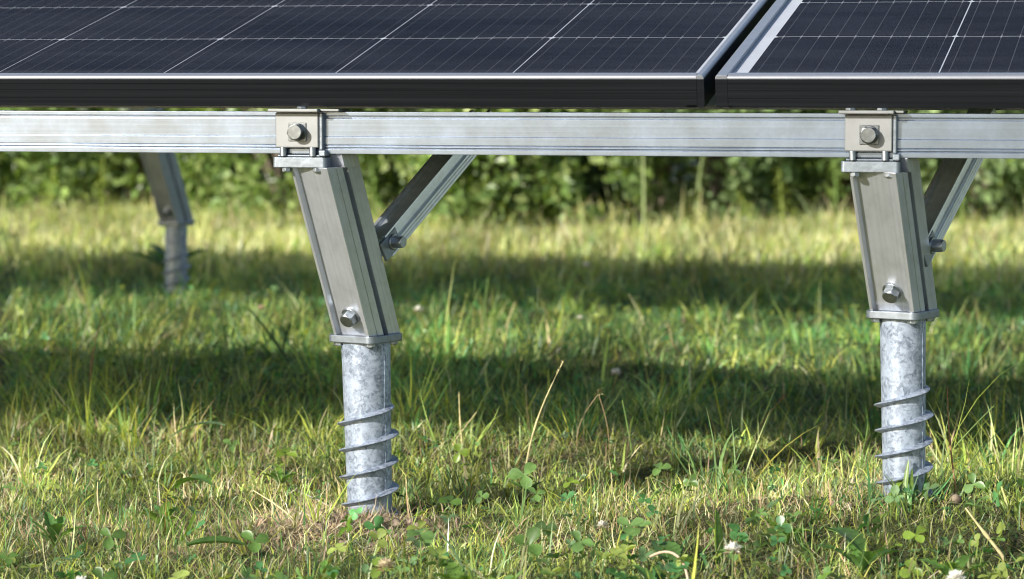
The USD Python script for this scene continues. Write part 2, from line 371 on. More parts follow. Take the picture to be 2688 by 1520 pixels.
make_clamp(-0.0552, "rail clamp with a wide top tab above the left post, between two grass gaps", True, (0.030,))
make_clamp(0.5190, "rail clamp with two bolt heads on top, above the right post under the shorter panel", False, (0.006, 0.036))

# ------------------------------------------------------------------ posts, ground screws, braces
RHO = math.radians(-19.0)
ex, ey = np.array([math.cos(RHO), math.sin(RHO)]), np.array([-math.sin(RHO), math.cos(RHO)])     # the post's own axes seen from above

def rot2(p):
    return np.asarray(p)[:, :1] * ex + np.asarray(p)[:, 1:] * ey

def make_post(label, bottom, top, a=0.046, b=0.056, lab_group="aluminium posts between ground screw and rail", bolt_z=0.022, heel=0.0135):
    """bottom, top: centres of its two ends; its cross-section stays level, so both ends are level cuts."""
    bottom, top = np.asarray(bottom, float), np.asarray(top, float)
    t = thing("support_post", label, "post", bottom, 0, lab_group)
    h = a / 2; k = b / 2
    # recessed web in front, two forward lips, a slot and a fine groove along the right flank
    poly = [(-h, -k), (-h + 0.0032, -k), (-h + 0.0042, -k + 0.0065), (h - 0.0055, -k + 0.0065), (h - 0.0045, -k),
            (h, -k), (h, -k + 0.0140), (h - 0.0007, -k + 0.0144), (h - 0.0007, -k + 0.0150), (h, -k + 0.0154), (h, -k + 0.0260), (h - 0.0100, -k + 0.0260), (h - 0.0100, -k + 0.0345), (h, -k + 0.0345),
            (h, k), (-h, k), (-h, -k + 0.034), (-h + 0.008, -k + 0.034), (-h + 0.008, -k + 0.026), (-h, -k + 0.026)]
    H = top[2] - bottom[2]
    m = prism(rot2(poly), H, "z")
    # cut into a few levels is not needed: lean by moving the upper ring
    gr = m.vertices.copy()
    v = m.vertices.copy(); lean = (top - bottom)[:2] / H
    v[:, :2] += v[:, 2:] * lean
    # unshared vertices so that the metal's grain follows the post
    fl = m.faces.ravel()
    put(t, "profile", trimesh.Trimesh(v[fl], np.arange(len(fl)).reshape(-1, 3), process=False), "post_aluminium", grain=gr[fl])
    if heel:
        hp = prism(rot2([(-h, k - 0.026), (h, k - 0.026), (h, k), (-h, k)]), heel, "z")
        gh = hp.vertices.copy(); vh = hp.vertices.copy()
        vh[:, :2] += (vh[:, 2:] + H) * lean; vh[:, 2] += H; fh = hp.faces.ravel()
        put(t, "heel", trimesh.Trimesh(vh[fh], np.arange(len(fh)).reshape(-1, 3), process=False), "post_aluminium", grain=gh[fh])
    nrm = np.array([-ey[0], -ey[1], 0.0]); z = bolt_z
    face = np.array([*(ex * 0.001 + ey * (-k + 0.0066)), 0.0]) + np.array([*(lean * z), z])
    ax = nrm + np.array([0, 0, -0.45 * 0.0]); up_lean = np.array([lean[0], lean[1], 1.0])
    side = np.array([ex[0], ex[1], 0.0]); n = np.cross(side, up_lean); n = n if n @ nrm > 0 else -n; n /= np.linalg.norm(n)
    bolt(t, face + n * 0.0003, n, 0.0150, 0.0085, 0.0105, 0.5 + 3 * bottom[0])
    return t

def make_screw(label, base, top, r0, r1, tipz, pitch, turns_top, plate=0.060, group="galvanised ground screws in the grass", climb=0.0052, flight=0.0076):
    """base, top: axis at ground level and under the flange. tipz: height above base of the uppermost left tip."""
    base, top = np.asarray(base, float), np.asarray(top, float)
    t = thing("ground_screw", label, "ground screw", base, 0, group)
    ax = (top - base); H = ax[2]
    def at(z): return ax * (z / H)
    def rad(z): return r0 + (r1 - r0) * np.clip(z / H, -0.5, 1)
    n, zs = 56, np.linspace(-0.12, H, 30)
    ang = np.arange(n) * 2 * np.pi / n
    ring = [np.stack([at(z)[0] + rad(z) * np.cos(ang), at(z)[1] + rad(z) * np.sin(ang), np.full(n, z)], 1) for z in zs]
    v = np.vstack(ring)
    i, j = np.meshgrid(np.arange(len(zs) - 1), np.arange(n), indexing="ij")
    a_, b_ = (i * n + j).ravel(), (i * n + (j + 1) % n).ravel()
    f = np.vstack([np.stack([a_, b_, b_ + n], 1), np.stack([a_, b_ + n, a_ + n], 1)])
    put(t, "tube", trimesh.Trimesh(v, f, process=False), "galvanised", smooth=True)
    # raised weld seam down the right-hand side of the tube
    sa = math.radians(-26)
    seam = []
    for k, z in enumerate(np.linspace(0.0, H - 0.001, 60)):
        wob = 0.0012 * math.sin(k * 2.3) * 0.3
        seam.append(at(z) + np.array([math.cos(sa + wob * 20) * (rad(z) + 0.0002), math.sin(sa + wob * 20) * (rad(z) + 0.0002), 0]))
    sv, sf = tube_mesh(np.array(seam), np.full(60, 0.00038) * (1 + 0.25 * np.sin(np.arange(60) * 1.7)), 6)
    put(t, "weld_seam", (sv, sf), "galvanised", smooth=True)
    # the helical flight, thin at its rim; its height at angle pi (left) is tipz
    T = np.arange(-5.0, turns_top, 1 / 64)
    cs = []
    for tt in T:
        th = math.pi + 2 * math.pi * tt
        z = tipz + pitch * tt
        if z < -0.05:
            continue
        fade = min(1.0, (turns_top - tt) / 0.22) ** 0.6
        R = rad(z) - 0.001 + (flight + 0.001) * fade + 0.0005 * math.sin(tt * 9.1)
        c, s = math.cos(th), math.sin(th)
        ri = rad(z) - 0.0012
        dz = 0.0007 * math.sin(tt * 5.3) + climb * (1 + c) / 2
        cs.append([at(z) + np.array([c * ri, s * ri, 0.0031 + dz]), at(z) + np.array([c * (R - 0.0006), s * (R - 0.0006), 0.0009 + dz]), at(z) + np.array([c * R, s * R, dz]),
                   at(z) + np.array([c * (R - 0.0006), s * (R - 0.0006), -0.0009 + dz]), at(z) + np.array([c * ri, s * ri, -0.0031 + dz])])
    cs = np.array(cs); m_, q = cs.shape[:2]
    i, j = np.meshgrid(np.arange(m_ - 1), np.arange(q - 1), indexing="ij")
    a_ = (i * q + j).ravel()
    f = np.vstack([np.stack([a_, a_ + q, a_ + q + 1], 1), np.stack([a_, a_ + q + 1, a_ + 1], 1)])
    put(t, "flight", trimesh.Trimesh(cs.reshape(-1, 3), f, process=False), "galvanised", smooth=40)
    # flange plate with rounded corners, welded on top
    hp = plate / 2
    cs2 = m3.CrossSection([[tuple(q) for q in rot2([(-hp + 0.008, -hp + 0.008), (hp - 0.008, -hp + 0.008), (hp - 0.008, hp - 0.008), (-hp + 0.008, hp - 0.008)])]]).offset(0.008, m3.JoinType.Round, 2.0, 32)
    pl = tm(m3.Manifold.hull(m3.Manifold.extrude(cs2, 0.0066).translate((ax[0], ax[1], H + 0.0007)) + m3.Manifold.extrude(cs2.offset(-0.0008), 0.0080).translate((ax[0], ax[1], H))))
    put(t, "flange_plate", pl, "cast_zinc", smooth=35)
    for sx, sy in ((-1, -1), (1, -1), (1, 1), (-1, 1)):
        o = rot2([(sx * (hp - 0.0095), sy * (hp - 0.0095))])[0]
        put(t, "flange_bolt", place(hex_head(0.0095, 0.0040), (ax[0] + o[0], ax[1] + o[1], H - 0.0002), (0, 0, -1), 0.3), "zinc_bolt", smooth=20)
    return t

def tube_mesh(p, radii, sides=6):
    p = np.asarray(p, float)
    d = np.gradient(p, axis=0); d /= np.linalg.norm(d, axis=1, keepdims=True) + 1e-12
    a = np.cross(d, np.where(np.abs(d[:, 2:]) < 0.9, [0, 0, 1.0], [1.0, 0, 0])); a /= np.linalg.norm(a, axis=1, keepdims=True) + 1e-12
    b = np.cross(d, a); ang = np.arange(sides) * 2 * np.pi / sides
    v = p[:, None] + np.broadcast_to(radii, (len(p),))[:, None, None] * (np.cos(ang)[None, :, None] * a[:, None] + np.sin(ang)[None, :, None] * b[:, None])
    i, j = np.meshgrid(np.arange(len(p) - 1), np.arange(sides), indexing="ij")
    q = np.stack([i * sides + j, i * sides + (j + 1) % sides, (i + 1) * sides + (j + 1) % sides, (i + 1) * sides + j], -1).reshape(-1, 4)
    return v.reshape(-1, 3), np.vstack([q[:, [0, 1, 2]], q[:, [0, 2, 3]]])

make_screw("galvanised ground screw standing in a mound of loose dry earth", (-0.0057, 0, 0), (-0.0098, 0, 0.1885), 0.0236, 0.0262, 0.0985, 0.0288, 0.62)
make_screw("galvanised ground screw with fresh green blades growing up against its foot", (0.5625, 0, 0.035), (0.5590, 0, 0.2258), 0.0213, 0.0232, 0.1005, 0.0265, 0.62, plate=0.059)
make_screw("blurred ground screw in shade far behind the front row", (-1.2890, 2.75, 0.0), (-1.2870, 2.75, 0.1560), 0.0236, 0.0236, 0.0740, 0.0262, 0.62, plate=0.062)
make_post("aluminium post leaning forward on the screw in the mound of dry earth", (-0.0075, -0.002, 0.1967), (-0.0107, -0.132, 0.3775))
make_post("aluminium post leaning forward on the screw with green blades at its foot", (0.5601, -0.002, 0.2340), (0.5548, -0.132, 0.3775), a=0.049, b=0.055)
rear_top = np.array([-1.2470, 2.20, 0.790])
make_post("dark shaded post on the blurred screw far behind the front row", (-1.2850, 2.748, 0.1642), rear_top, a=0.048, b=0.056, heel=0.0)

def make_brace(label, foot, rise, length, w2=0.0270, w3=0.0265):
    foot = np.asarray(foot, float)
    t = thing("brace", label, "brace", foot, 0, "diagonal braces behind the posts")
    d = np.array([ey[0] * math.cos(rise), ey[1] * math.cos(rise), math.sin(rise)])
    e2 = np.array([ex[0], ex[1], 0.0]); e3 = np.cross(e2, d)
    if e3[2] < 0: e3 = -e3
    h, k = w2 / 2, w3 / 2
    # (along e2, along e3): ribbed right flank, channel along the top
    poly = [(-h, -k), (h, -k), (h, -k + 0.003), (h - 0.0006, -k + 0.0036), (h, -k + 0.0042), (h, -k + 0.0068), (h - 0.0006, -k + 0.0074), (h, -k + 0.008), (h, -k + 0.0105),
            (h - 0.0030, -k + 0.0115), (h - 0.0030, k - 0.0085), (h, k - 0.0075), (h, k), (h - 0.004, k), (h - 0.0045, k - 0.004), (-h + 0.0045, k - 0.004), (-h + 0.004, k), (-h, k)]
    m = prism(poly, length, "z")
    g0 = m.vertices.copy()
    lo = np.isclose(g0[:, 2], 0)
    v = g0[:, :1] * e2 + g0[:, 1:2] * e3 + g0[:, 2:] * d
    fl = m.faces.ravel()
    put(t, "profile", trimesh.Trimesh(v[fl], m.faces[:, ::1].ravel().argsort().argsort().reshape(-1, 3) if False else np.arange(len(fl)).reshape(-1, 3), process=False), "brace_aluminium", grain=g0[fl])
    # small tab that joins it to the post, and the bolt through its right flank
    tab = cbox((h - 0.0028, -0.011, -0.012), (h + 0.0006, 0.011, 0.020), 0.0006)
    tab.vertices = tab.vertices[:, :1] * e2 + tab.vertices[:, 1:2] * e3 + tab.vertices[:, 2:] * d
    put(t, "joining_tab", tab, "cast_zinc")
    bolt(t, e2 * (h + 0.0008) + d * 0.0085, e2, 0.0115, 0.0110, 0.0085, 0.2)
    return t

make_brace("diagonal aluminium brace rising behind the post on the mound of dry earth", (0.0145, -0.032, 0.2920), math.radians(33.0), 0.238)
make_brace("steeper looking aluminium brace cut short by the right picture edge", (0.5755, -0.036, 0.2960), math.radians(38.5), 0.212)

purlin = thing("purlin", "aluminium purlin under the panels behind the front rail, carried by the braces", "rail", (0, 0.160, 0.4338))
put(purlin, "profile", prism([(-0.02, 0), (0.02, 0), (0.02, 0.073), (0.006, 0.073), (0.006, 0.06), (-0.006, 0.06), (-0.006, 0.073), (-0.02, 0.073)], 3.6, "x", -2.1), "rail_aluminium")
purlin2 = thing("purlin", "aluminium purlin on the shaded rear post under the upper panels", "rail", (0, 2.20, 0.793))
put(purlin2, "profile", prism([(-0.02, 0), (0.02, 0), (0.02, 0.036), (0.006, 0.036), (0.006, 0.03), (-0.006, 0.03), (-0.006, 0.036), (-0.02, 0.036)], 6.0, "x", -3.6), "rail_aluminium")

# ------------------------------------------------------------------ solar panels
TILT, PY, PZ = 12.5, -0.165, 0.4702
PC, PR = 0.1845, 0.184                        # cell pitch along and up the panel
def make_panel(label, x0, x1, s0, rows, cell_u0, ncols, lip=0.0075, group="panels of the lower row", s_cell=0.0165):
    """x0..x1: outer edges; cells start at cell_u0 (world x). Local axes: x along the rail, y up the slope, z off the face."""
    ct, st = math.cos(math.radians(TILT)), math.sin(math.radians(TILT))
    t = thing("solar_panel", label, "solar panel", (x0, PY + s0 * ct, PZ + s0 * st), 0, group, rotx=TILT)
    W, D, H = x1 - x0, s_cell + rows * PR + 0.014, 0.0318
    # front and back frame rails: grooved face, rounded upper edge
    fr = [(0, -H), (0, -0.0238), (0.0005, -0.0235), (0.0005, -0.0232), (0, -0.0229), (0, -0.0158), (0.0005, -0.0155), (0.0005, -0.0152), (0, -0.0149), (0, -0.0090), (0.0004, -0.0088), (0.0004, -0.0086), (0, -0.0084),
          (0, -0.0042), (0.0025, -0.0042), (0.0025, -H + 0.002), (0.022, -H + 0.002), (0.022, -H)]
    lp = [(0.0001, -0.0040), (0.0001, -0.0028), (0.0006, -0.0014), (0.0016, -0.0004), (0.0030, 0.0), (0.0112, 0.0), (0.0112, -0.0030), (0.0030, -0.0040)]
    fu = prism(fr, W - 2 * lip - 0.0006, "x", lip + 0.0003)
    put(t, "frame_front", fu, "black_anodised")
    put(t, "frame_front_lip", prism(lp, W - 2 * lip - 0.0006, "x", lip + 0.0003), "sky_sheen_lip", smooth=40)
    bk = fu.copy(); bk.vertices = bk.vertices * [1, -1, 1] + [0, D, 0]; bk.faces = bk.faces[:, ::-1]
    put(t, "frame_back", bk, "black_anodised")
    # side rails run the whole depth and close the corners
    for k in (0, 1):
        sp = [(0, -H), (0, -0.0042), (0.0012, -0.0042), (lip, -0.0042), (lip, -H + 0.002), (0.018, -H + 0.002), (0.018, -H)]
        sl = [(0.0001, -0.0040), (0.0001, -0.0025), (0.0007, -0.0010), (0.0020, 0.0), (lip, 0.0), (lip, -0.0040)]
        for nm, pp, mt in (("frame_side", sp, "black_anodised"), ("frame_side_lip", sl, "sky_sheen_lip")):
            m = prism(pp, D, "y", 0.0)
            if k:
                m.vertices = m.vertices * [-1, 1, 1] + [W, 0, 0]; m.faces = m.faces[:, ::-1]
            put(t, nm, m, mt)
    put(t, "backsheet", cbox((lip - 0.002, 0.006, -0.0066), (W - lip + 0.002, D - 0.006, -0.00425), 0.0002), "backsheet_white")
    put(t, "glass", cbox((lip + 0.0002, 0.0114, -0.0034), (W - lip - 0.0002, D - 0.0114, -0.0008), 0.0002), "solar_glass")
    mat = f"solar_cell_{len([k for k in LOOK if k.startswith('solar_cell')])}"
    u0 = cell_u0 - x0
    cell_look(mat, u0, PC)
    g_, ch = 0.0011, 0.0034
    for r in range(rows):
        for c in range(ncols):
            a, b = u0 + c * PC + 0.0007, u0 + (c + 1) * PC - 0.0007
            e, f = s_cell + r * PR + g_, s_cell + (r + 1) * PR - g_
            poly = [(a + ch, e), (b - ch, e), (b, e + ch), (b, f - ch), (b - ch, f), (a + ch, f), (a, f - ch), (a, e + ch)]
            put(t, "cell", prism(poly, 0.0002, "z", -0.0042), mat)
    return t

make_panel("dark blue solar panel with its right end beside the gap, above the left post", -1.1200, 0.3832, 0.0, 3, 0.3705 - 8 * PC, 8, lip=0.0070)
make_panel("dark blue solar panel whose left edge is at the gap, above the right post", 0.3943, 1.9020, 0.0, 3, 0.4212, 8, lip=0.0118)
make_panel("dark blue solar panel next in the row beyond the long panel", -2.6330, -1.1330, 0.0, 3, -2.620, 8)
for i, xa in enumerate((-3.16, -1.64, -0.12, 1.40)):
    make_panel(("westernmost", "second", "third", "last")[i] + " dark solar panel of the upper row beyond the open strip", xa, xa + 1.507, 1.39, 5, xa + 0.0155, 8, group="panels of the upper row")

# ------------------------------------------------------------------ blades
rng = np.random.default_rng(11)
def ribbons(root, length, width, az, lean, curl, segs=4, wob=0.0, twist=None):
    """Vectorised tapered ribbons. lean: starting angle from vertical; curl: angle added towards the tip. Returns vertices (N, 2(S+1), 3), faces."""
    N = len(root); S = segs
    t = np.linspace(0, 1, S + 1)
    ang = lean[:, None] + curl[:, None] * t[None] ** 1.4
    azs = az[:, None] + (rng.normal(0, 1, (N, S + 1)).cumsum(1) * wob if wob else 0)
    d = np.stack([np.sin(ang) * np.cos(azs), np.sin(ang) * np.sin(azs), np.cos(ang)], -1)
    if wob:
        d[..., 2] += rng.normal(0, wob * 0.5, (N, S + 1))
    p = root[:, None] + np.concatenate([np.zeros((N, 1, 3)), np.cumsum(d[:, :-1] * (length / S)[:, None, None], 1)], 1)
    tw = (az + np.pi / 2 + (rng.normal(0, 0.5, N) if twist is None else twist))
    sd = np.stack([np.cos(tw), np.sin(tw), np.zeros(N)], -1)[:, None]
    w = (width[:, None] * np.sqrt(np.clip(1 - t, 0.004, 1))[None] * (0.75 + 0.5 * np.sin(np.pi * np.minimum(t + 0.15, 1)))[None] * 0.5)[..., None]
    v = np.stack([p - sd * w, p + sd * w], 2).reshape(N, -1, 3)
    k = np.arange(S)
    f1 = np.concatenate([np.stack([2 * k, 2 * k + 1, 2 * k + 3], 1), np.stack([2 * k, 2 * k + 3, 2 * k + 2], 1)])
    f = (np.arange(N) * (2 * S + 2))[:, None, None] + f1[None]
    return v, f.reshape(-1, 3), np.repeat(t, 2)

def pick(pal, w, n, jitter=0.18):
    pal = np.array(pal); i = rng.choice(len(pal), n, p=np.array(w) / np.sum(w))
    c = pal[i] * np.exp(rng.normal(0, jitter, (n, 1))) * np.exp(rng.normal(0, jitter * 0.35, (n, 3)))
    return np.clip(c, 0.004, 0.75)

GREEN, LUSH, YGREEN, PALE, STRAW, TAN, BROWN, DARK = (0.108, 0.190, 0.054), (0.062, 0.165, 0.055), (0.212, 0.266, 0.062), (0.290, 0.320, 0.135), (0.46, 0.41, 0.24), (0.30, 0.22, 0.115), (0.15, 0.10, 0.055), (0.040, 0.080, 0.020)

def view_half(y):
    return (y - CAM[1]) * 0.185 + 0.02
def centre_x(y):
    return CAM[0] - (y - CAM[1]) * math.tan(YAW)

def scatter(y0, y1, per_m2, margin=0.35, side=0.25):
    """Roots over the ground the camera sees from y0 to y1, plus a thinner strip on both sides."""
    w = lambda y: view_half(y) + margin
    A = (w(y0) + w(y1)) * (y1 - y0)
    n = int(A * per_m2)
    u = rng.random(n)
    # y with density proportional to width
    a, b = w(y0), w(y1)
    y = y0 + (y1 - y0) * ((np.sqrt(a * a + u * (b * b - a * a)) - a) / (b - a))
    x = centre_x(y) + (rng.random(n) * 2 - 1) * w(y)
    inside = np.abs(x - centre_x(y)) < view_half(y) + 0.06
    keep = inside | (rng.random(n) < side)
    return x[keep], y[keep]

def patch(x, y, scale, seed):
    return meshkit.fbm(np.stack([np.asarray(x) * scale + 31.7, np.asarray(y) * scale + 12.9, np.zeros_like(x)], -1), 3, seed)

def clear_of_screws(x, y, r=0.026):
    ok = np.ones(len(x), bool)
    for cx, cy in ((-0.006, 0), (0.5622, 0), (-1.289, 2.75)):
        ok &= (x - cx) ** 2 + (y - cy) ** 2 > r * r
    return ok

def bare(x, y):
    """0 on loose earth, 1 in full sward."""
    b = 1 - 0.93 * np.exp(-(((x + 0.015) / 0.115) ** 2 + ((y + 0.075) / 0.12) ** 2) ** 1.2) - 0.9 * np.exp(-(((x - 0.50) / 0.05) ** 2 + ((y - 0.25) / 0.20) ** 2))
    return np.clip(b, 0, 1)

N = lambda n, m, s: np.clip(rng.normal(m, s, n), m * 0.25, m * 3)

def blend(prob, pal_a, w_a, pal_b, w_b):
    n = len(prob)
    return np.where((rng.random(n) < prob)[:, None], pick(pal_a, w_a, n), pick(pal_b, w_b, n))

def tufts(xc, yc, per, radius):
    """Blades that fan out of common feet: returns root x, y, azimuth, lean and the tuft's number for every blade."""
    per = np.maximum(3, rng.poisson(per, len(xc)))
    i = np.repeat(np.arange(len(xc)), per); n = len(i)
    a = rng.random(n) * 2 * np.pi; q = np.sqrt(rng.random(n))
    r_ = q * radius * rng.uniform(0.6, 1.4, len(xc))[i]
    lean = np.abs(0.12 + 0.55 * q + rng.normal(0, 0.14, n))
    return xc[i] + r_ * np.cos(a), yc[i] + r_ * np.sin(a), a + rng.normal(0, 0.35, n), lean, i

def grass(name, label, sets, mat):
    """sets: list of (x, y, L, W, az, lean, curl, cols, segs, wob); one object of many blades."""
    V, F, C, o = [], [], [], 0
    for x, y, L, W, az, lean, curl, cols, segs, wob in sets:
        k = clear_of_screws(x, y)
        x, y, L, W, az, lean, curl, cols = (q[k] for q in (x, y, L, W, az, lean, curl, cols))
        root = np.stack([x, y, gz(x, y) - 0.003], -1)
        v, f, t = ribbons(root, L, W, az, lean, curl, segs, wob)
        if wob > 0.15:
            v[..., 2] = np.maximum(v[..., 2], (root[:, 2] + 0.0035)[:, None])
        # grass is grazed short in front of the rear screw
        tx, ty = x + 1.289, y - 2.75
        L = np.where((tx * 0.361 - ty * 0.9325 > -0.05) & (tx * 0.361 - ty * 0.9325 < 1.1) & (np.abs(tx * 0.9325 + ty * 0.361) < 0.055), np.minimum(L * 0.5, 0.022), L)
        cols = cols * np.exp(1.9 * (patch(x, y, 11 if y.max() < 1.2 else 5, 15) - 0.5) + 1.2 * (patch(x, y, 30 if y.max() < 1.2 else 14, 16) - 0.5))[:, None]
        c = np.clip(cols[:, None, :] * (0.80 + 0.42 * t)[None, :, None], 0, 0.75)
        V.append(v.reshape(-1, 3)); C.append(c.reshape(-1, 3)); F.append(f + o); o += len(V[-1])
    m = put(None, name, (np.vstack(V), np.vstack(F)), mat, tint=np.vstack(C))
    tag(m, label, "grass", None, "stuff")

R2 = lambda n: rng.random(n) * 2 * np.pi
YB, BLUEG, MOSS = (0.30, 0.33, 0.06), (0.100, 0.165, 0.075), (0.12, 0.15, 0.035)
near, dry = [], []
# fine curly green, very short
x, y = scatter(-0.75, 1.0, 17000, 0.2, 0.12)
k = rng.random(len(x)) < (0.50 + 0.8 * patch(x, y, 6, 3)) * (0.12 + 0.88 * bare(x, y))
x, y = x[k], y[k]; n = len(x); lush = patch(x, y, 5, 8)
near.append((x, y, N(n, 0.025, 0.009) * (0.7 + 0.6 * lush), N(n, 0.0014, 0.0005), R2(n), np.abs(rng.normal(0.5, 0.45, n)), rng.normal(1.7, 1.0, n),
             blend(np.clip(0.15 + 0.9 * lush, 0, 1), (GREEN, YGREEN, LUSH, BLUEG), (4, 5, 2, 2), (YB, PALE, YGREEN), (4, 3, 3)), 5, 0.40))
# tufts of broader blades
def tuft_set(xc, yc, per, radius, L0, W0, pal, w, fade, curl=0.9, segs=5, wob=0.10):
    x, y, az, lean, i = tufts(xc, yc, per, radius)
    n = len(x); big = np.exp(rng.normal(0, 0.25, len(xc)))[i]
    cols = pick(pal, w, len(xc))[i] * np.exp(rng.normal(0, 0.22, (n, 1)))
    d_ = rng.random(n) < fade
    cols = np.where(d_[:, None], pick((STRAW, PALE, YB, TAN), (3, 3, 3, 1), n), cols)
    return (x, y, N(n, L0, L0 * 0.3) * big, N(n, W0, W0 * 0.28), az, lean, rng.normal(curl, 0.5, n), np.clip(cols, 0.004, 0.7), segs, wob)
x, y = scatter(-0.75, 0.62, 200, 0.3, 0.3)
k = rng.random(len(x)) < (0.25 + 1.2 * (patch(x, y, 4.5, 33) - 0.25)) * bare(x, y)
xt, yt = scatter(-0.75, 0.7, 42, 0.25, 0.3)
kt = (rng.random(len(xt)) < bare(xt, yt) ** 3) & ~((np.abs(xt) < 0.13) & (yt > -0.33) & (yt < 0.05)); xt, yt = xt[kt], yt[kt]
near.append(tuft_set(xt, yt, 7, 0.012, 0.056, 0.0021, (GREEN, YGREEN, YB, PALE), (3, 4, 2, 2), 0.2, 0.6))
near.append(tuft_set(x[k], y[k], 9, 0.011, 0.036, 0.0021, (GREEN, YGREEN, YB, PALE, LUSH), (3, 4, 2, 2, 2), 0.25))
# longer tufts at the edge of the shade: many on the left, some right of the right screw
x, y = scatter(0.45, 1.0, 330, 0.25, 0.3)
k = rng.random(len(x)) < np.where(x < -0.12, 0.95, 0.35)
near.append(tuft_set(x[k], y[k], 9, 0.012, 0.052, 0.0022, (GREEN, YGREEN, LUSH, YB), (3, 5, 2, 2), 0.12, 0.6))
xc = rng.normal(0.63, 0.05, 26); yc = rng.uniform(0.05, 0.85, 26)
near.append(tuft_set(xc, yc, 7, 0.014, 0.070, 0.0016, (YGREEN, PALE, GREEN), (3, 2, 2), 0.3, 0.35))
xc = rng.normal(-0.655, 0.05, 18); yc = rng.uniform(0.62, 0.98, 18)
near.append(tuft_set(xc, yc, 9, 0.014, 0.070, 0.0024, (YGREEN, GREEN, YB), (4, 3, 2), 0.12, 0.35))
xc, yc = rng.normal(0.560, 0.016, 9), rng.normal(-0.042, 0.010, 9)
near.append(tuft_set(xc, yc, 7, 0.008, 0.040, 0.0028, (GREEN, YGREEN, LUSH), (4, 4, 2), 0.05, 0.5))
xc = rng.normal(0.46, 0.26, 60); yc = rng.normal(-0.42, 0.10, 60)
near.append(tuft_set(xc, yc, 8, 0.012, 0.034, 0.0020, (GREEN, YGREEN, BLUEG, LUSH), (3, 3, 2, 2), 0.15, 0.7))
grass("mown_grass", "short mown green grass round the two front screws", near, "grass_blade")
# curly dry thatch
x, y = scatter(-0.75, 1.0, 30000, 0.16, 0.08)
dr = patch(x, y, 5, 21)
k = rng.random(len(x)) < (0.32 + 1.0 * dr) * (0.62 + 0.38 * bare(x, y)) * np.where(y > 0.62, 0.6, 1)
x, y, dr = x[k], y[k], dr[k]; n = len(x)
dr = dr + 0.35 * (1 - bare(x, y))
dry.append((x, y, N(n, 0.024, 0.010), N(n, 0.00078, 0.00025), R2(n), np.abs(rng.normal(0.85, 0.5, n)), rng.normal(1.3, 1.1, n),
            blend(np.clip(2.6 * dr - 1.12 - 0.25 * np.clip(-0.15 - y, 0, 0.4) / 0.4, 0.05, 0.95), (STRAW, TAN, (0.36, 0.27, 0.16), BROWN), (5, 3, 4, 1), (PALE, YB, YGREEN, GREEN, STRAW), (4, 4, 5, 2, 1.5)), 6, 0.55))
# broader dead blades lying about
x, y = scatter(-0.75, 0.9, 1400, 0.3, 0.2)
k = rng.random(len(x)) < 0.2 + 1.1 * (patch(x, y, 5, 21) - 0.2)
x, y = x[k], y[k]; n = len(x)
dry.append((x, y, N(n, 0.034, 0.014), N(n, 0.0016, 0.0006), R2(n), np.abs(rng.normal(1.15, 0.3, n)), rng.normal(0.5, 0.5, n), pick((STRAW, PALE, TAN, (0.5, 0.45, 0.32)), (4, 3, 2, 2), n), 5, 0.2))
# upright dead stems
x, y = scatter(-0.75, 0.85, 150, 0.3, 0.2)
n = len(x)
dry.append((x, y, N(n, 0.036, 0.014), N(n, 0.0012, 0.0003), R2(n), np.abs(rng.normal(0.15, 0.25, n)), rng.normal(0.3, 0.5, n), pick((STRAW, TAN, (0.34, 0.22, 0.13), PALE), (4, 2, 3, 2), n), 5, 0.12))
for mx, my, sx_, sy_, m_ in ((-0.030, -0.085, 0.075, 0.055, 6500), (0.495, 0.26, 0.045, 0.12, 1100), (-0.28, 0.33, 0.06, 0.10, 700), (-0.12, -0.20, 0.09, 0.06, 2200), (0.30, 0.42, 0.14, 0.08, 2200), (-0.30, -0.06, 0.09, 0.08, 1800), (0.13, -0.10, 0.07, 0.05, 900)):
    x, y = rng.normal(mx, sx_, m_), rng.normal(my, sy_, m_); n = m_
    dry.append((x, y, N(n, 0.021, 0.009), N(n, 0.0007, 0.0002), R2(n), np.abs(rng.normal(1.42, 0.28, n)), rng.normal(0.4, 0.8, n), pick(((0.38, 0.31, 0.22), TAN, STRAW, (0.23, 0.17, 0.12)), (4, 3, 2, 2), n), 7, 0.5))
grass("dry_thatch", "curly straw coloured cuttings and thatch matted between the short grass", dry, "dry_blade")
# middle lawn
x, y = scatter(0.72, 3.5, 430, 0.4, 0.2)
q = patch(x, y, 3, 40)
mid = [tuft_set(x, y, 9, 0.016, 0.034, 0.0022, (GREEN, LUSH, YGREEN, DARK, BLUEG), (5, 6, 3, 0.5, 2), 0.12, 1.0, 4, 0.10)]
x, y = scatter(0.80, 3.5, 7000, 0.4, 0.12)
n = len(x); q = patch(x, y, 3, 40)
mid.append((x, y, N(n, 0.025, 0.009), N(n, 0.0022, 0.0007), R2(n), np.abs(rng.normal(0.55, 0.45, n)), rng.normal(1.4, 0.9, n), blend(0.70 - 0.9 * (q - 0.4), (GREEN, LUSH, YGREEN, DARK), (5, 6, 3, 0.5), (YB, PALE, STRAW, YGREEN), (3, 4, 1, 3)), 4, 0.20))
x, y = scatter(0.60, 3.4, 55, 0.3, 0.3)
mid.append(tuft_set(x, y, 9, 0.020, 0.062, 0.0026, (YGREEN, GREEN, LUSH, PALE), (4, 4, 3, 2), 0.12, 0.55, 5, 0.06))
xc = rng.normal(-0.40, 0.06, 12); yc = rng.normal(1.30, 0.10, 12)          # fan of longer grass left of the leaning post
mid.append(tuft_set(xc, yc, 12, 0.02, 0.105, 0.0028, (YGREEN, GREEN, LUSH), (3, 4, 3), 0.10, 0.9, 5, 0.06))
x, y = scatter(0.62, 2.0, 60, 0.2, 0.3)
k = x < -0.22 + 0.25 * (patch(x, y, 3, 5) - 0.5)
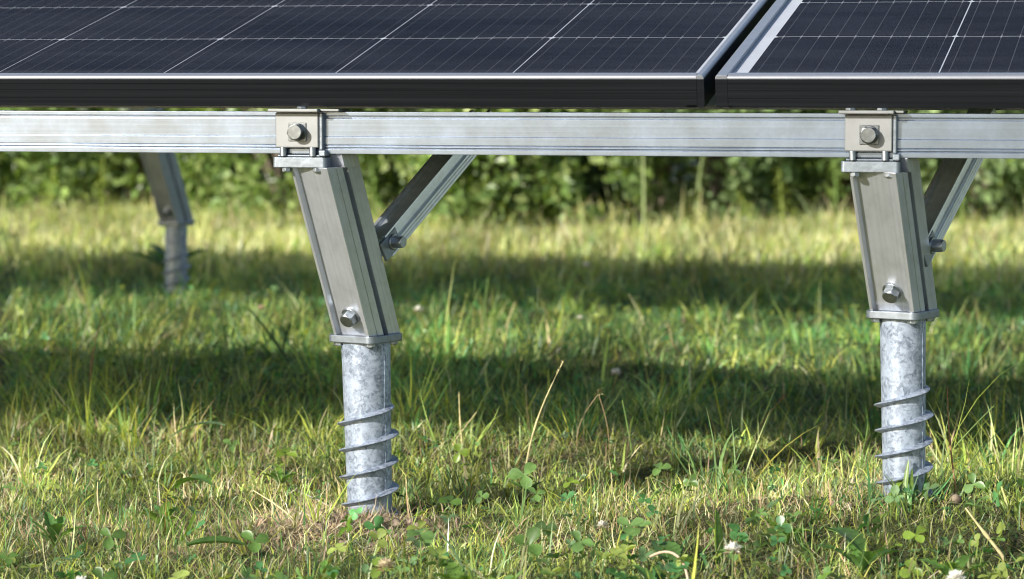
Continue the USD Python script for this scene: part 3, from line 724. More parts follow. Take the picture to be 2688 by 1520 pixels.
mid.append(tuft_set(x[k], y[k], 10, 0.020, 0.085, 0.0024, (YGREEN, GREEN, LUSH, YB), (4, 4, 3, 1), 0.10, 0.6, 5, 0.06))
grass("lawn_grass", "leafy green grass in the shade bands under the panels", mid, "grass_blade")
# far meadow
x, y = scatter(3.3, 6.4, 210, 0.6, 0.3)
far = [tuft_set(x, y, 9, 0.032, 0.055, 0.0036, ((0.40, 0.42, 0.19), (0.38, 0.40, 0.15), YGREEN, GREEN, STRAW), (4, 4, 3, 1.5, 1.5), 0.30, 0.8, 4, 0.08)]
x, y = scatter(3.3, 6.6, 2300, 0.5, 0.15)
n = len(x); q = patch(x, y, 1.8, 60); f_ = np.clip((y - 3.6) / 1.0, 0, 1)
far.append((x, y, N(n, 0.040, 0.015), N(n, 0.0036, 0.0012), R2(n), np.abs(rng.normal(0.35, 0.3, n)), rng.normal(0.9, 0.6, n), blend(0.62 - 0.35 * f_ + 0.5 * (q - 0.5), (GREEN, YGREEN, YB), (2, 5, 2), ((0.40, 0.42, 0.19), (0.42, 0.41, 0.18), YB, STRAW), (5, 4, 2, 1.5)), 4, 0.12))
# feathery pale ears standing above it at the back
x, y = scatter(4.6, 6.4, 60, 0.4, 0.3)
k = rng.random(len(x)) < 0.2 + 1.4 * (patch(x, y, 1.5, 91) - 0.3)
x, y = x[k], y[k]; n = len(x)
far.append((x, y, N(n, 0.11, 0.03), N(n, 0.0055, 0.0015), R2(n), np.abs(rng.normal(0.15, 0.15, n)), rng.normal(0.6, 0.4, n), pick(((0.40, 0.36, 0.20), PALE, (0.36, 0.34, 0.16)), (3, 3, 3), n), 5, 0.06))
grass("meadow_grass", "pale long meadow grass in sunlight before the hedge", far, "grass_blade")
# sparse grass off to the sides and towards the camera
x = rng.uniform(-5.0, 4.0, 145000); y = rng.uniform(-3.6, 7.2, 145000)
k = (np.abs(x - centre_x(y)) > view_half(y) + 0.10) | (y < -0.72)
k &= (x - CAM[0]) ** 2 + (y - CAM[1]) ** 2 > 0.6 ** 2
x, y = x[k], y[k]; n = len(x)
grass("side_grass", "grass of the meadow on either side of the panel row", [(x, y, N(n, 0.042, 0.016), N(n, 0.0042, 0.001), R2(n), np.abs(rng.normal(0.45, 0.35, n)), rng.normal(0.9, 0.5, n), pick((GREEN, YGREEN, PALE, STRAW), (4, 3, 2, 1.5), n), 2, 0.05)], "grass_blade")

rc = np.random.default_rng(8)
cl = []
for mx, my, sx_, sy_, m_ in ((-0.015, -0.075, 0.055, 0.045, 150), (0.490, 0.27, 0.035, 0.10, 70), (0.56, -0.03, 0.03, 0.02, 25)):
    for _ in range(m_):
        a, b = rc.normal(mx, sx_), rc.normal(my, sy_)
        if not clear_of_screws(np.array([a]), np.array([b]), 0.028)[0]:
            continue
        ic = trimesh.creation.icosphere(1, rc.uniform(0.0015, 0.0055) ** 1.0)
        ic.vertices = ic.vertices * rc.uniform(0.7, 1.3, 3) * (0.8 + 0.45 * meshkit.noise(ic.vertices * 420 + rc.random() * 50)[:, None]) + [a, b, float(gz(a, b)) + 0.001]
        cl.append(ic)
m = put(None, "earth_clods", cat(*cl), "clod", smooth=True)
tag(m, "crumbs of loose brown earth heaped at the feet of the front screws", "earth", None, "stuff")
# ------------------------------------------------------------------ clover carpet, single clovers, leaves and flowers
def leaflet(length, width, fold=0.35, droop=0.5, nu=5):
    """Obovate leaflet along +x from the origin, folded along its midrib."""
    t = np.linspace(0, 1, nu + 1)
    w = width * np.sin(np.pi * np.clip(t * 0.92 + 0.02, 0, 1) ** 1.35) ** 0.75
    w[0] = width * 0.06
    z = -droop * length * t ** 2 * 0.5
    mid = np.stack([t * length, 0 * t, z], 1)
    mid[-1, 0] -= 0.03 * length
    l = np.stack([t * length, w / 2 * math.cos(fold), z + w / 2 * math.sin(fold)], 1); r = l * [1, -1, 1]
    v = np.vstack([mid, l, r]); n = nu + 1; k = np.arange(nu)
    f = np.vstack([np.stack([k, k + 1, n + k + 1], 1), np.stack([k, n + k + 1, n + k], 1), np.stack([k, 2 * n + k + 1, k + 1], 1), np.stack([k, 2 * n + k, 2 * n + k + 1], 1)])
    return v, f

def rz(a):
    c, s = math.cos(a), math.sin(a)
    return np.array([[c, -s, 0], [s, c, 0], [0, 0, 1.0]])
def ry(a):
    c, s = math.cos(a), math.sin(a)
    return np.array([[c, 0, s], [0, 1, 0], [-s, 0, c]])

def clover_bits(n_parts=3, size=0.010, tilt=0.25, r=None):
    out = []
    for i in range(n_parts):
        v, f = leaflet(size * r.uniform(1.05, 1.3), size * r.uniform(0.95, 1.2), r.uniform(0.15, 0.6), r.uniform(0.0, 0.6))
        R = rz(i * 2 * np.pi / 3 + r.normal(0, 0.12)) @ ry(-tilt + r.normal(0, 0.22))
        out.append((v @ R.T, f))
    return out

# a carpet of small clover leaves: nobody could count them
V, F, Cc, off = [], [], [], 0
cx_, cy_ = scatter(-0.75, 3.3, 420, 0.25, 0.3)
kk = rng.random(len(cx_)) < np.clip(2.4 * (patch(cx_, cy_, 4.2, 77) - 0.30), 0.05, 1) * bare(cx_, cy_)
cx_, cy_ = cx_[kk], cy_[kk]
fx_, fy_ = scatter(-0.75, -0.08, 1500, 0.15, 0.3)
kk = rng.random(len(fx_)) < np.clip(2.2 * (patch(fx_, fy_, 5.5, 44) - 0.34), 0.02, 1) * np.clip(0.35 - fy_ * 1.6, 0.2, 1) * bare(fx_, fy_)
fx_, fy_ = fx_[kk], fy_[kk]; n_back = len(cx_)
cx_, cy_ = np.concatenate([cx_, fx_]), np.concatenate([cy_, fy_])
cz_ = gz(cx_, cy_)
for ii, (a, b, c0) in enumerate(zip(cx_, cy_, cz_)):
    s = rng.uniform(0.0035, 0.0065) * (1.0 if b < 1 else 1.5)
    hz = rng.uniform(0.010, 0.030) * (1.0 if b < 1 else 1.3)
    if ii >= n_back:
        s, hz = rng.uniform(0.005, 0.0115), rng.uniform(0.014, 0.038)
    Rw = rz(rng.random() * 6.28) @ ry(rng.normal(0, 0.65)) @ rz(rng.random() * 6.28)
    col = np.array((GREEN, LUSH, YGREEN, (0.10, 0.17, 0.07))[rng.integers(4)]) * math.exp(rng.normal(0.05, 0.2))
    for v, f in clover_bits(3, s, 0.25, rng):
        V.append(v @ Rw.T + [a, b, c0 + hz]); F.append(f + off); Cc.append(np.tile(col, (len(v), 1))); off += len(v)
m = put(None, "clover_carpet", (np.vstack(V), np.vstack(F)), "broad_leaf", smooth=True, tint=np.vstack(Cc))
tag(m, "small clover leaves scattered low between the grass blades", "clover", None, "stuff")

CLOVERS = [(-0.0179, -0.3450, 0.0072, "two big folded clover leaves in the bare patch left of the earth mound"), (-0.1387, -0.3703, 0.0067, "pair of clover leaves near the lower left, beside a fallen long leaf"),
 (-0.3118, 0.3705, 0.0058, "small clover plant in the dry patch left of the front screw, among short tufts"), (0.1087, -0.0711, 0.0068, "dark clover plant close to the right of the earth mound"),
 (0.1532, 0.0349, 0.0081, "broad dark clover leaves behind a pale leaning grass blade right of the mound"), (0.2585, -0.4003, 0.0081, "bright yellow green clover at the bottom edge right of the front screw"),
 (0.3371, -0.2972, 0.0075, "large smooth clover leaf midway between the two front screws"), (0.1512, -0.3118, 0.0076, "clover plant with pale stalks just in front of the earth mound"),
 (0.3029, -0.3579, 0.0065, "low round clover leaves beside the withered white flower"), (0.2649, 0.1930, 0.0063, "clover on an arching brown stem near the shade edge"),
 (0.0193, 0.2598, 0.0060, "little bright clover behind the earth mound, in dry thatch"), (0.4746, -0.2339, 0.0053, "two leaved clover in the dark grass before the right screw"),
 (0.5938, -0.2341, 0.0057, "clover standing alone just in front of the right screw"), (0.3270, 0.0661, 0.0045, "single pale clover leaf on a thin stalk left of the right screw"),
 (-0.1051, -0.4950, 0.0064, "glowing clover at the lower left beside a white flower head"), (-0.2089, -0.4413, 0.0048, "small clover at the left picture edge near the bottom"),
 (0.6070, -0.3548, 0.0055, "clover in the green weeds at the lower right corner"), (-0.1604, 0.1682, 0.0070, "ragged clover clump lit brightly left of the front screw"),
 (0.1991, 0.0506, 0.0045, "tiny clover with one pale leaf in thatch between the screws"), (0.0494, -0.4905, 0.0042, "small clover at the bottom edge under the earth mound"),
 (0.1231, -0.0428, 0.0044, "yellowish lobed clover right beside the dark clover"), (0.1548, -0.4752, 0.0059, "clover beside the brown flower head at the bottom edge"),
 (0.3710, 0.1150, 0.0041, "sparse clover in the dry strip left of the right screw"), (0.6407, -0.0834, 0.0056, "clover in the tall stalks right of the right screw")]

def clover_plant(x, y, size, label, seed):
    r = np.random.default_rng(seed)
    z0 = float(gz(x, y))
    t = thing("clover_plant", label, "clover", (x, y, z0), 0, "single clover plants in the foreground")
    size = size * 1.45; h = r.uniform(0.026, 0.040) * (0.6 + size / 0.02)
    lean = r.normal(0, 0.006, 2)
    toward = np.array([CAM[0] - x, CAM[1] - y]); toward /= np.linalg.norm(toward)
    top = np.array([*(lean + toward * 0.004), h])
    u = np.linspace(0, 1, 7)[:, None]
    sp = np.concatenate([u * top[:2] * u, u * h], 1) + np.array([0, 0, -0.004]) * (1 - u)
    v, f = tube_mesh(sp, np.linspace(0.0009, 0.0006, 7), 6)
    put(t, "stem", (v, f), "broad_leaf", smooth=True, tint=np.tile((0.20, 0.24, 0.09), (len(v), 1)))
    col = np.array((GREEN, (0.075, 0.14, 0.03), (0.14, 0.21, 0.03))[r.integers(3)])
    a0 = r.random() * 6.28
    # the leaf's face is turned up and a little to the light
    Rw = rz(math.atan2(toward[1], toward[0])) @ ry(r.uniform(0.45, 1.05)) @ rz(a0)
    for v, f in clover_bits(3, size * 1.18, 0.15, r):
        put(t, "leaflet", (v @ Rw.T + top, f), "broad_leaf", smooth=True, tint=np.tile(col * math.exp(r.normal(0, 0.15)), (len(v), 1)))
    # a second, smaller leaf lower down
    t2 = top * [1, 1, 0.6] + np.array([*r.normal(0, size * 0.9, 2), 0])
    R2 = rz(r.random() * 6.28) @ ry(r.uniform(-0.3, 0.6))
    for v, f in clover_bits(3, size * 0.75, 0.2, r):
        put(t, "leaflet", (v @ R2.T + t2, f), "broad_leaf", smooth=True, tint=np.tile(col * math.exp(r.normal(0, 0.15)), (len(v), 1)))
for i, (a, b, s, lab) in enumerate(CLOVERS):
    clover_plant(a, b, s, lab, 100 + i)

def flower(x, y, r0, label, seed, hz=0.045, colour=(0.78, 0.76, 0.70), low=(0.45, 0.36, 0.24), category="flower", name="clover_flower"):
    r = np.random.default_rng(seed)
    t = thing(name, label, category, (x, y, float(gz(x, y))), 0, "clover flower heads")
    u = np.linspace(0, 1, 6)[:, None]
    top = np.array([*r.normal(0, 0.004, 2), hz])
    v, f = tube_mesh(np.concatenate([top[:2] * u ** 2, hz * u], 1), 0.0008, 6)
    put(t, "stalk", (v, f), "broad_leaf", smooth=True, tint=np.tile((0.16, 0.20, 0.07), (len(v), 1)))
    r0 *= 0.85
    V, F, Cx, o = [], [], [], 0
    for i in range(52):
        zc = 1 - 2 * (i + 0.5) / 52 * 0.85; ph = i * 2.39996
        d = np.array([math.sqrt(max(0, 1 - zc * zc)) * math.cos(ph), math.sqrt(max(0, 1 - zc * zc)) * math.sin(ph), zc])
        d = d + np.array([0, 0, 0.35]) + r.normal(0, 0.10, 3); d /= np.linalg.norm(d)
        v, f = leaflet(r0 * r.uniform(0.55, 0.85), r0 * 0.40, 0.7, -0.3, 3)
        T = frame_to(d)[:3, :3]
        v = v[:, [1, 2, 0]] @ T.T + top + d * r0 * 0.30
        V.append(v); F.append(f + o); o += len(v)
        c = np.array(colour) if zc > -0.3 else np.array(low)
        Cx.append(np.tile(c * r.uniform(0.85, 1.1), (len(v), 1)))
    put(t, "flower_head", (np.vstack(V), np.vstack(F)), "petal_white", smooth=True, tint=np.clip(np.vstack(Cx), 0, 0.85))
flower(-0.0903, -0.5872, 0.0105, "round white clover flower at the lower left corner", 1, 0.040)
flower(0.4554, -0.4058, 0.0098, "white clover flower beside the tall upright leaf", 2)
flower(0.6495, -0.4610, 0.0105, "white clover flower cut by the bottom edge near the right corner", 3)
flower(0.1706, -0.5145, 0.0105, "faded brownish clover flower at the bottom edge near the mound", 4, 0.045, (0.50, 0.42, 0.27), (0.28, 0.19, 0.10))
flower(0.3093, -0.2582, 0.0075, "drooping withered white flower between the two front screws", 5, 0.040, (0.60, 0.57, 0.50), (0.4, 0.3, 0.2))
flower(0.0024, 1.1846, 0.0100, "white clover flower in the nearer shade band", 6)
flower(-0.6080, 2.2605, 0.0110, "white clover flower right of the leaning post, in the far shade band", 7)
flower(-0.1878, 1.8409, 0.0070, "small white clover flower in the lit strip between the shade bands", 8)
flower(-0.8594, 2.0862, 0.0085, "pinkish clover flower left of the leaning post in the lit strip", 9, 0.05, (0.62, 0.42, 0.34), (0.4, 0.25, 0.2))
flower(-0.4952, 3.2361, 0.0110, "white blurred flower at the front of the pale meadow", 10, 0.06)

def seed_head(x, y, tx, tz, label):
    r = np.random.default_rng(77)
    t = thing("seed_head", label, "seed head", (x, y, float(gz(x, y))))
    for i, (dx, bend) in enumerate(((0.0, 0.004), (-0.040, -0.010))):
        u = np.linspace(0, 1, 8)[:, None]
        p = np.concatenate([dx + (tx - dx) * u + bend * np.sin(np.pi * u), 0 * u, tz * u], 1)
        v, f = tube_mesh(p, 0.0006, 6)
        put(t, "stalk", (v, f), "dry_blade", smooth=True, tint=np.tile((0.22, 0.165, 0.085), (len(v), 1)))
    top = np.array([tx, 0, tz])
    for i in range(11):
        a = r.random() * 6.28; e = r.uniform(-0.2, 1.2)
        d = np.array([math.cos(a) * math.cos(e), math.sin(a) * math.cos(e), math.sin(e)])
        v, f = leaflet(0.0062, 0.0038, 0.7, 0.1, 4)
        put(t, "seed", (v[:, [1, 2, 0]] @ frame_to(d)[:3, :3].T + top + d * 0.003, f), "dry_blade", smooth=True, tint=np.tile(np.array((0.33, 0.30, 0.14)) * r.uniform(0.8, 1.2), (len(v), 1)))
seed_head(0.1560, 0.4600, -0.014, 0.075, "clover seed head on two crossing brown stalks between the front screws")

def long_leaf(name, label, x, y, hz, length, width, az, lean, curl, col, lobes=0.0, mat="broad_leaf", fold=0.5, cat_="leaf"):
    t = thing(name, label, cat_, (x, y, float(gz(x, y))))
    n = 14; u = np.linspace(0, 1, n + 1)
    ang = lean + curl * u
    d = np.stack([np.sin(ang), 0 * u, np.cos(ang)], 1)
    p = np.vstack([[0, 0, 0], np.cumsum(d[:-1] * length / n, 0)]) + [0, 0, hz]
    w = width * np.sin(np.pi * np.clip(u * 0.94 + 0.03, 0, 1) ** 0.9) ** 0.7 * (1 + lobes * np.sin(u * 38)) * 0.5
    nrm = np.stack([-np.cos(ang), 0 * u, np.sin(ang)], 1)
    l = p + np.stack([0 * u, w * math.cos(fold), 0 * u], 1) + nrm * (w * math.sin(fold))[:, None]
    r = p - np.stack([0 * u, w * math.cos(fold * 0.6), 0 * u], 1) + nrm * (w * math.sin(fold * 0.6))[:, None]
    v = np.vstack([p, l, r]); N1 = n + 1; k = np.arange(n)
    f = np.vstack([np.stack([k, k + 1, N1 + k + 1], 1), np.stack([k, N1 + k + 1, N1 + k], 1), np.stack([k, 2 * N1 + k + 1, k + 1], 1), np.stack([k, 2 * N1 + k, 2 * N1 + k + 1], 1)])
    R = rz(az)
    rr = np.random.default_rng(int(abs(x * 1000) + abs(y * 7000)))
    put(t, "blade", (v @ R.T, f), mat, smooth=True, tint=np.clip(np.array(col) * np.exp(rr.normal(0, 0.10, (len(v), 1))), 0, 0.8))
    mv, mf = tube_mesh(p - nrm * 0.0003, np.linspace(0.0008, 0.0003, N1), 5)
    put(t, "midrib", (mv @ R.T, mf), mat, smooth=True, tint=np.tile(np.array(col) * 1.7, (len(mv), 1)))
long_leaf("plantain_leaf", "long dark leaf lying flat on the bare patch beside the big clover", -0.1116, -0.2683, 0.022, 0.058, 0.019, 0.22, 1.35, 0.45, (0.06, 0.12, 0.03))
long_leaf("dandelion_leaf", "toothed green leaf arching over the dry hollow left of the mound", -0.2305, 0.0128, 0.035, 0.062, 0.020, -0.5, 0.9, 1.1, (0.07, 0.14, 0.03), 0.25)
long_leaf("dandelion_leaf", "spotted yellow brown leaf lying in the dry patch on the left", -0.3683, 0.2026, 0.010, 0.075, 0.020, 0.0, 1.30, 0.35, (0.10, 0.11, 0.025), 0.12)
long_leaf("grass_leaf", "wide bluish grass leaf leaning to the right over the dry patch", -0.3950, 0.4234, 0.034, 0.085, 0.009, -0.25, 1.0, 0.75, (0.10, 0.16, 0.08))
long_leaf("plantain_leaf", "tall upright lance shaped leaf at the bottom between the screws", 0.4189, -0.2718, 0.0, 0.058, 0.017, 2.7, 0.10, -0.1, (0.13, 0.21, 0.05))
long_leaf("grass_leaf", "pointed grass leaf on a dark stem, leaning right at the shade edge", 0.3020, 0.6000, 0.045, 0.050, 0.008, 0.15, 0.85, 0.1, (0.13, 0.20, 0.05))
long_leaf("plantain_leaf", "broad crinkled leaf at the bottom edge near the arching white stem", 0.3800, -0.3102, 0.012, 0.042, 0.030, 2.0, 1.0, 0.5, (0.08, 0.16, 0.04), 0.08)
long_leaf("plantain_leaf", "dark lobed leaf in the weeds below the right screw", 0.5535, -0.279, 0.02, 0.050, 0.030, 2.4, 1.0, 0.6, (0.06, 0.12, 0.03), 0.15)
long_leaf("dandelion_leaf", "bright green blade rising against the right screw's foot", 0.5490, -0.036, 0.0, 0.040, 0.009, 0.7, 0.35, 0.7, (0.13, 0.21, 0.03), 0.2)
long_leaf("grass_leaf", "thin upright blade before the foot of the right screw", 0.5660, -0.034, 0.0, 0.048, 0.006, 1.2, 0.10, 0.2, (0.14, 0.22, 0.05))
long_leaf("grass_leaf", "short curved blade at the right side of the right screw's foot", 0.5740, -0.036, 0.0, 0.040, 0.005, 2.0, 0.25, -0.5, (0.14, 0.22, 0.05))
def rosette(x, y, size, label, seed, col=(0.09, 0.18, 0.035)):
    r = np.random.default_rng(seed)
    t = thing("leafy_weed", label, "weed", (x, y, float(gz(x, y)) + 0.002), 0, "low leafy weeds in the foreground")
    m = r.integers(6, 9); a0 = r.random() * 6.28
    for i in range(m):
        n = 12; u = np.linspace(0, 1, n + 1); L = size * r.uniform(0.7, 1.2)
        ang = r.uniform(0.35, 0.85) + r.uniform(0.5, 1.1) * u
        p = np.vstack([[0, 0, 0], np.cumsum(np.stack([np.sin(ang), 0 * u, np.cos(ang)], 1)[:-1] * L / n, 0)])
        w = L * 0.30 * np.sin(np.pi * np.clip(u ** 1.5 * 0.95 + 0.03, 0, 1)) ** 0.8 * (1 + 0.30 * np.sin(u * 34 + r.random() * 6)) * 0.5
        nr = np.stack([-np.cos(ang), 0 * u, np.sin(ang)], 1); fo = r.uniform(0.15, 0.6)
        l = p + np.stack([0 * u, w * math.cos(fo), 0 * u], 1) + nr * (w * math.sin(fo))[:, None]
        q = p - np.stack([0 * u, w * math.cos(fo), 0 * u], 1) + nr * (w * math.sin(fo))[:, None]
        v = np.vstack([p, l, q]) @ rz(a0 + i * 6.283 / m + r.normal(0, 0.25)).T; N1 = n + 1; k = np.arange(n)
        f = np.vstack([np.stack([k, k + 1, N1 + k + 1], 1), np.stack([k, N1 + k + 1, N1 + k], 1), np.stack([k, 2 * N1 + k + 1, k + 1], 1), np.stack([k, 2 * N1 + k, 2 * N1 + k + 1], 1)])
        put(t, "leaf", (v, f), "broad_leaf", smooth=True, tint=np.clip(np.array(col) * math.exp(r.normal(0, 0.2)) * np.exp(r.normal(0, 0.06, (len(v), 1))), 0, 0.8))
for i, (a, b, z, lab) in enumerate([(-0.165, 0.170, 0.034, "ragged bright weed rosette left of the front screw, in thatch"), (0.555, -0.290, 0.046, "large leafy weed below the right screw at the bottom edge"),
    (0.470, -0.180, 0.036, "leafy weed in the dark grass between tall upright leaf and right screw"), (0.640, -0.300, 0.040, "leafy weed beside the leaning pale straw at lower right"), (0.300, 0.120, 0.030, "bushy green weed under the arching brown stem"),
    (0.215, -0.440, 0.040, "lush weed at the bottom edge right of the faded flower"), (-0.170, -0.520, 0.036, "leafy weed at the lower left corner beside the white flower"), (-0.265, -0.240, 0.040, "dark leafy weed at the left picture edge"),
    (-0.205, -0.100, 0.034, "flat weed in the dry hollow on the left, under the toothed leaf"), (0.075, -0.395, 0.034, "weed in front of the earth mound at the bottom edge"), (0.395, -0.420, 0.040, "green weed just left of the white flower beside the upright leaf"),
    (0.520, -0.420, 0.036, "weed right of the white flower at the bottom edge"), (0.110, 0.230, 0.028, "small weed in the sunlit thatch behind the earth mound"), (0.690, 0.060, 0.036, "leafy weed at the right picture edge among tall stalks")]):
    rosette(a, b, z, lab, 3000 + i, ((0.09, 0.18, 0.035), (0.07, 0.15, 0.035), (0.13, 0.23, 0.04))[i % 3])
rosette(-1.57, 3.45, 0.115, "dark low leafy weed beside the far screw, at the shade edge", 3100, (0.05, 0.115, 0.045))

# ------------------------------------------------------------------ single tall stalks and blades
STALKS = [
 (0.0874, 0.3051, 0.0454, 0.1483, "s", 1.3, "longest pale dry stalk, leaning right in front of the nearer shade band"),
 (0.0150, 0.6132, 0.0005, 0.0588, "s", 0.9, "thin brown stalk with a knobbly tip right of the front screw"),
 (0.1828, 0.4670, -0.0130, 0.0671, "g", 1.2, "straight green stalk leaning left between the front screws"),
 (0.2561, 0.3670, 0.0135, 0.1216, "b", 0.9, "tall thin stalk bent at a joint, midway to the right screw"),
 (-0.2974, 1.6500, 0.0053, 0.0791, "g", 1.2, "green stalk rising from the lit strip into the far shade"),
 (-0.3576, 1.8415, -0.0054, 0.1234, "g", 1.5, "tallest green stalk against the far shade band, leaning left"),
 (-0.3883, 2.0592, 0.0214, 0.0678, "s", 1.6, "straw stalk leaning right against the far shade band"),
 (-0.1822, 0.7687, 0.0119, 0.0572, "g", 1.4, "green stalk just right of the front screw in shade"),
 (0.3034, 0.6279, 0.0382, 0.0614, "r", 0.9, "reddish stalk leaning right at the shade edge"),
 (0.4524, 0.5302, 0.0077, 0.0583, "g", 1.0, "green stalk standing left of the right screw"),
 (0.4082, 0.4782, -0.0004, 0.0505, "y", 2.6, "stout pointed yellow shoot at the shade edge"),
 (-0.6941, 0.8203, -0.0038, 0.1081, "y", 2.2, "yellow green stalk, left one of the tall tuft on the left"),
 (-0.7119, 0.9132, 0.0181, 0.1326, "r", 1.4, "tallest reddish stalk of the tuft on the left"),
 (-0.7192, 0.9618, 0.0210, 0.1080, "g", 1.6, "forked green stalk of the tuft on the left, leaning right"),
 (-0.5787, 0.6679, -0.0011, 0.0910, "y", 1.6, "straight yellow stalk, rightmost upright one of the tuft on the left"),
 (-0.5984, 0.7291, 0.0325, 0.0545, "g", 1.2, "green blade slanting right beside the tuft on the left"),
 (-0.4952, 0.8709, 0.0102, 0.0630, "g", 1.3, "single green blade left of the front screw against dark grass"),
 (-0.5648, 1.3916, -0.0714, 0.1001, "d", 3.0, "longest dark blade of the fan left of the leaning post"),
 (-0.6200, 1.5680, -0.0538, 0.0722, "d", 2.6, "shorter dark blade of the fan left of the leaning post"),
 (-0.0519, 0.4828, 0.0343, 0.0486, "s", 0.9, "pale branching stalk leaning right behind the front screw"),
 (-0.0266, 0.4529, -0.0057, 0.0680, "s", 1.2, "stalk with a brown bud beside the front screw"),
 (0.5321, 0.6288, 0.0116, 0.0858, "g", 1.2, "pale blade touching the right screw from the right"),
 (0.6130, 0.0274, -0.0110, 0.1113, "r", 1.1, "dark reddish stalk right of the right screw, tallest in front"),
 (0.5719, 0.7156, -0.0174, 0.0941, "g", 1.6, "green blade bending left in the tuft right of the right screw"),
 (0.5993, 0.5318, 0.0147, 0.0809, "y", 1.8, "pale thick stalk with beads in the right hand tuft"),
 (0.5832, 0.6045, 0.0044, 0.0940, "g", 1.3, "upright green blade in the middle of the right hand tuft"),
 (0.6075, 0.6488, 0.0180, 0.0480, "g", 1.1, "short blade at the back of the right hand tuft"),
 (0.6788, -0.1926, -0.0379, 0.0492, "s", 1.9, "pale straw slanting left near the right picture edge"),
 (0.5558, 0.3656, 0.0679, 0.0854, "g", 1.0, "long thin blade arching across the right hand tuft"),
 (-0.4639, 0.8788, 0.0682, 0.0236, "r", 1.0, "brown blade arching over to the front screw"),
 (0.0445, 0.6600, 0.0025, 0.0397, "y", 2.2, "yellowish blade in the dark grass right of the front screw"),
 (0.2625, 0.5985, -0.0090, 0.0477, "r", 0.8, "short reddish stalk leaning left at the shade edge"),
 (0.2588, 0.6748, 0.0072, 0.0370, "s", 1.0, "short straw stalk right of the bent tall stalk"),
 (0.2002, 0.5453, 0.0070, 0.0454, "s", 0.9, "hooked brown stalk left of the bent tall stalk"),
 (-0.0534, -0.1016, -0.0583, 0.0297, "s", 1.2, "pale stem leaning left across the bare patch"),
 (-0.2896, -0.0531, -0.0029, 0.0474, "s", 1.3, "straw stem with a leaf stub in the dry hollow on the left")]
KIND = {"s": ((0.42, 0.37, 0.19), "dry_blade"), "g": ((0.13, 0.21, 0.05), "grass_blade"), "b": ((0.17, 0.22, 0.08), "grass_blade"), "r": ((0.26, 0.15, 0.075), "dry_blade"), "y": ((0.24, 0.27, 0.05), "grass_blade"), "d": ((0.035, 0.085, 0.03), "grass_blade")}
for i, (a, b, dx, dz, kd, w, lab) in enumerate(STALKS):
    r = np.random.default_rng(500 + i)
    t = thing("grass_stalk", lab, "grass stalk", (a, b, float(gz(a, b))), 0, "single tall stalks in the grass")
    col, mt = KIND[kd]
    u = np.linspace(0, 1, 11)[:, None]
    dy = r.normal(0, 0.010); sw = r.normal(0, 0.10) * dz
    if kd == "b":
        p = np.concatenate([dx * np.clip((u - 0.55) / 0.45, 0, 1) ** 1.3 - 0.006 * np.minimum(u, 0.55), dy * u, dz * u], 1)
    else:
        p = np.concatenate([dx * u ** 1.15 + sw * np.sin(np.pi * u) * 0.5, dy * u, dz * u ** (0.8 if abs(dx) > dz else 0.97)], 1)
    rad = 0.00098 * w * np.linspace(1.1, 0.45, 11) * np.where(np.arange(11) == 5, 1.5, 1.0)
    v, f = tube_mesh(p, rad, 6)
    put(t, "stem", (v, f), mt, smooth=True, tint=np.clip(np.array(col) * np.repeat(1 + 0.35 * (u - 0.3), 6, 0).reshape(-1, 1), 0, 0.8))
    # a narrow sheath leaf or an ear
    if kd in "gyd":
        lv, lf = leaflet(dz * 0.55, 0.0022 * w + 0.0012, 0.5, 0.4, 6)
        R = rz(r.random() * 6.28) @ ry(-1.1)
        put(t, "sheath_leaf", (lv @ R.T + p[3], lf), mt, smooth=True, tint=np.tile(col, (len(lv), 1)))
    elif dz > 0.05:
        V, F, o = [], [], 0
        for q in range(9):
            lv, lf = leaflet(0.0042, 0.0013, 0.6, 0.2, 3)
            R = rz(q * 2.4) @ ry(-1.15)
            V.append(lv @ R.T + p[-1] + (p[-2] - p[-1]) * (q / 9.0) * 1.3); F.append(lf + o); o += len(lv)
        put(t, "ear", (np.vstack(V), np.vstack(F)), "dry_blade", smooth=True, tint=np.tile(np.array(col) * 0.9, (o, 1)))

# an arching pale stem that touches the ground again, lower right of the middle
t = thing("fallen_stem", "pale pinkish stem arching along the ground near the bottom edge", "stem", (0.4000, -0.3300, float(gz(0.40, -0.33))))
u = np.linspace(0, 1, 14)[:, None]
v, f = tube_mesh(np.concatenate([-0.030 + 0.052 * np.sin(u * 1.5), -0.02 - 0.09 * u, 0.034 * np.sin(np.pi * (0.25 + 0.72 * u))], 1), 0.0012, 6)
put(t, "stem", (v, f), "dry_blade", smooth=True, tint=np.tile((0.50, 0.38, 0.27), (len(v), 1)))

# ------------------------------------------------------------------ hedge of shrubs and tall weeds behind the meadow
def leaves(centres, size, cols, r, up=0.25):
    """Two-triangle folded leaves, random facing."""
    n = len(centres)
    d = r.normal(0, 1, (n, 3)); d[:, 2] -= up; d /= np.linalg.norm(d, axis=1, keepdims=True)
    a = np.cross(d, r.normal(0, 1, (n, 3))); a /= np.linalg.norm(a, axis=1, keepdims=True)
    b = np.cross(d, a)
    L, W = size[:, None], size[:, None] * 0.32
    p0 = centres; p1 = centres + d * L * 0.5 + a * W + b * W * 0.35; p2 = centres + d * L; p3 = centres + d * L * 0.5 - a * W + b * W * 0.35
    v = np.stack([p0, p1, p2, p3], 1).reshape(-1, 3)
    k = np.arange(n)[:, None] * 4
    f = np.vstack([k + [0, 1, 2], k + [0, 2, 3]])
    return v, f, np.repeat(cols, 4, 0)

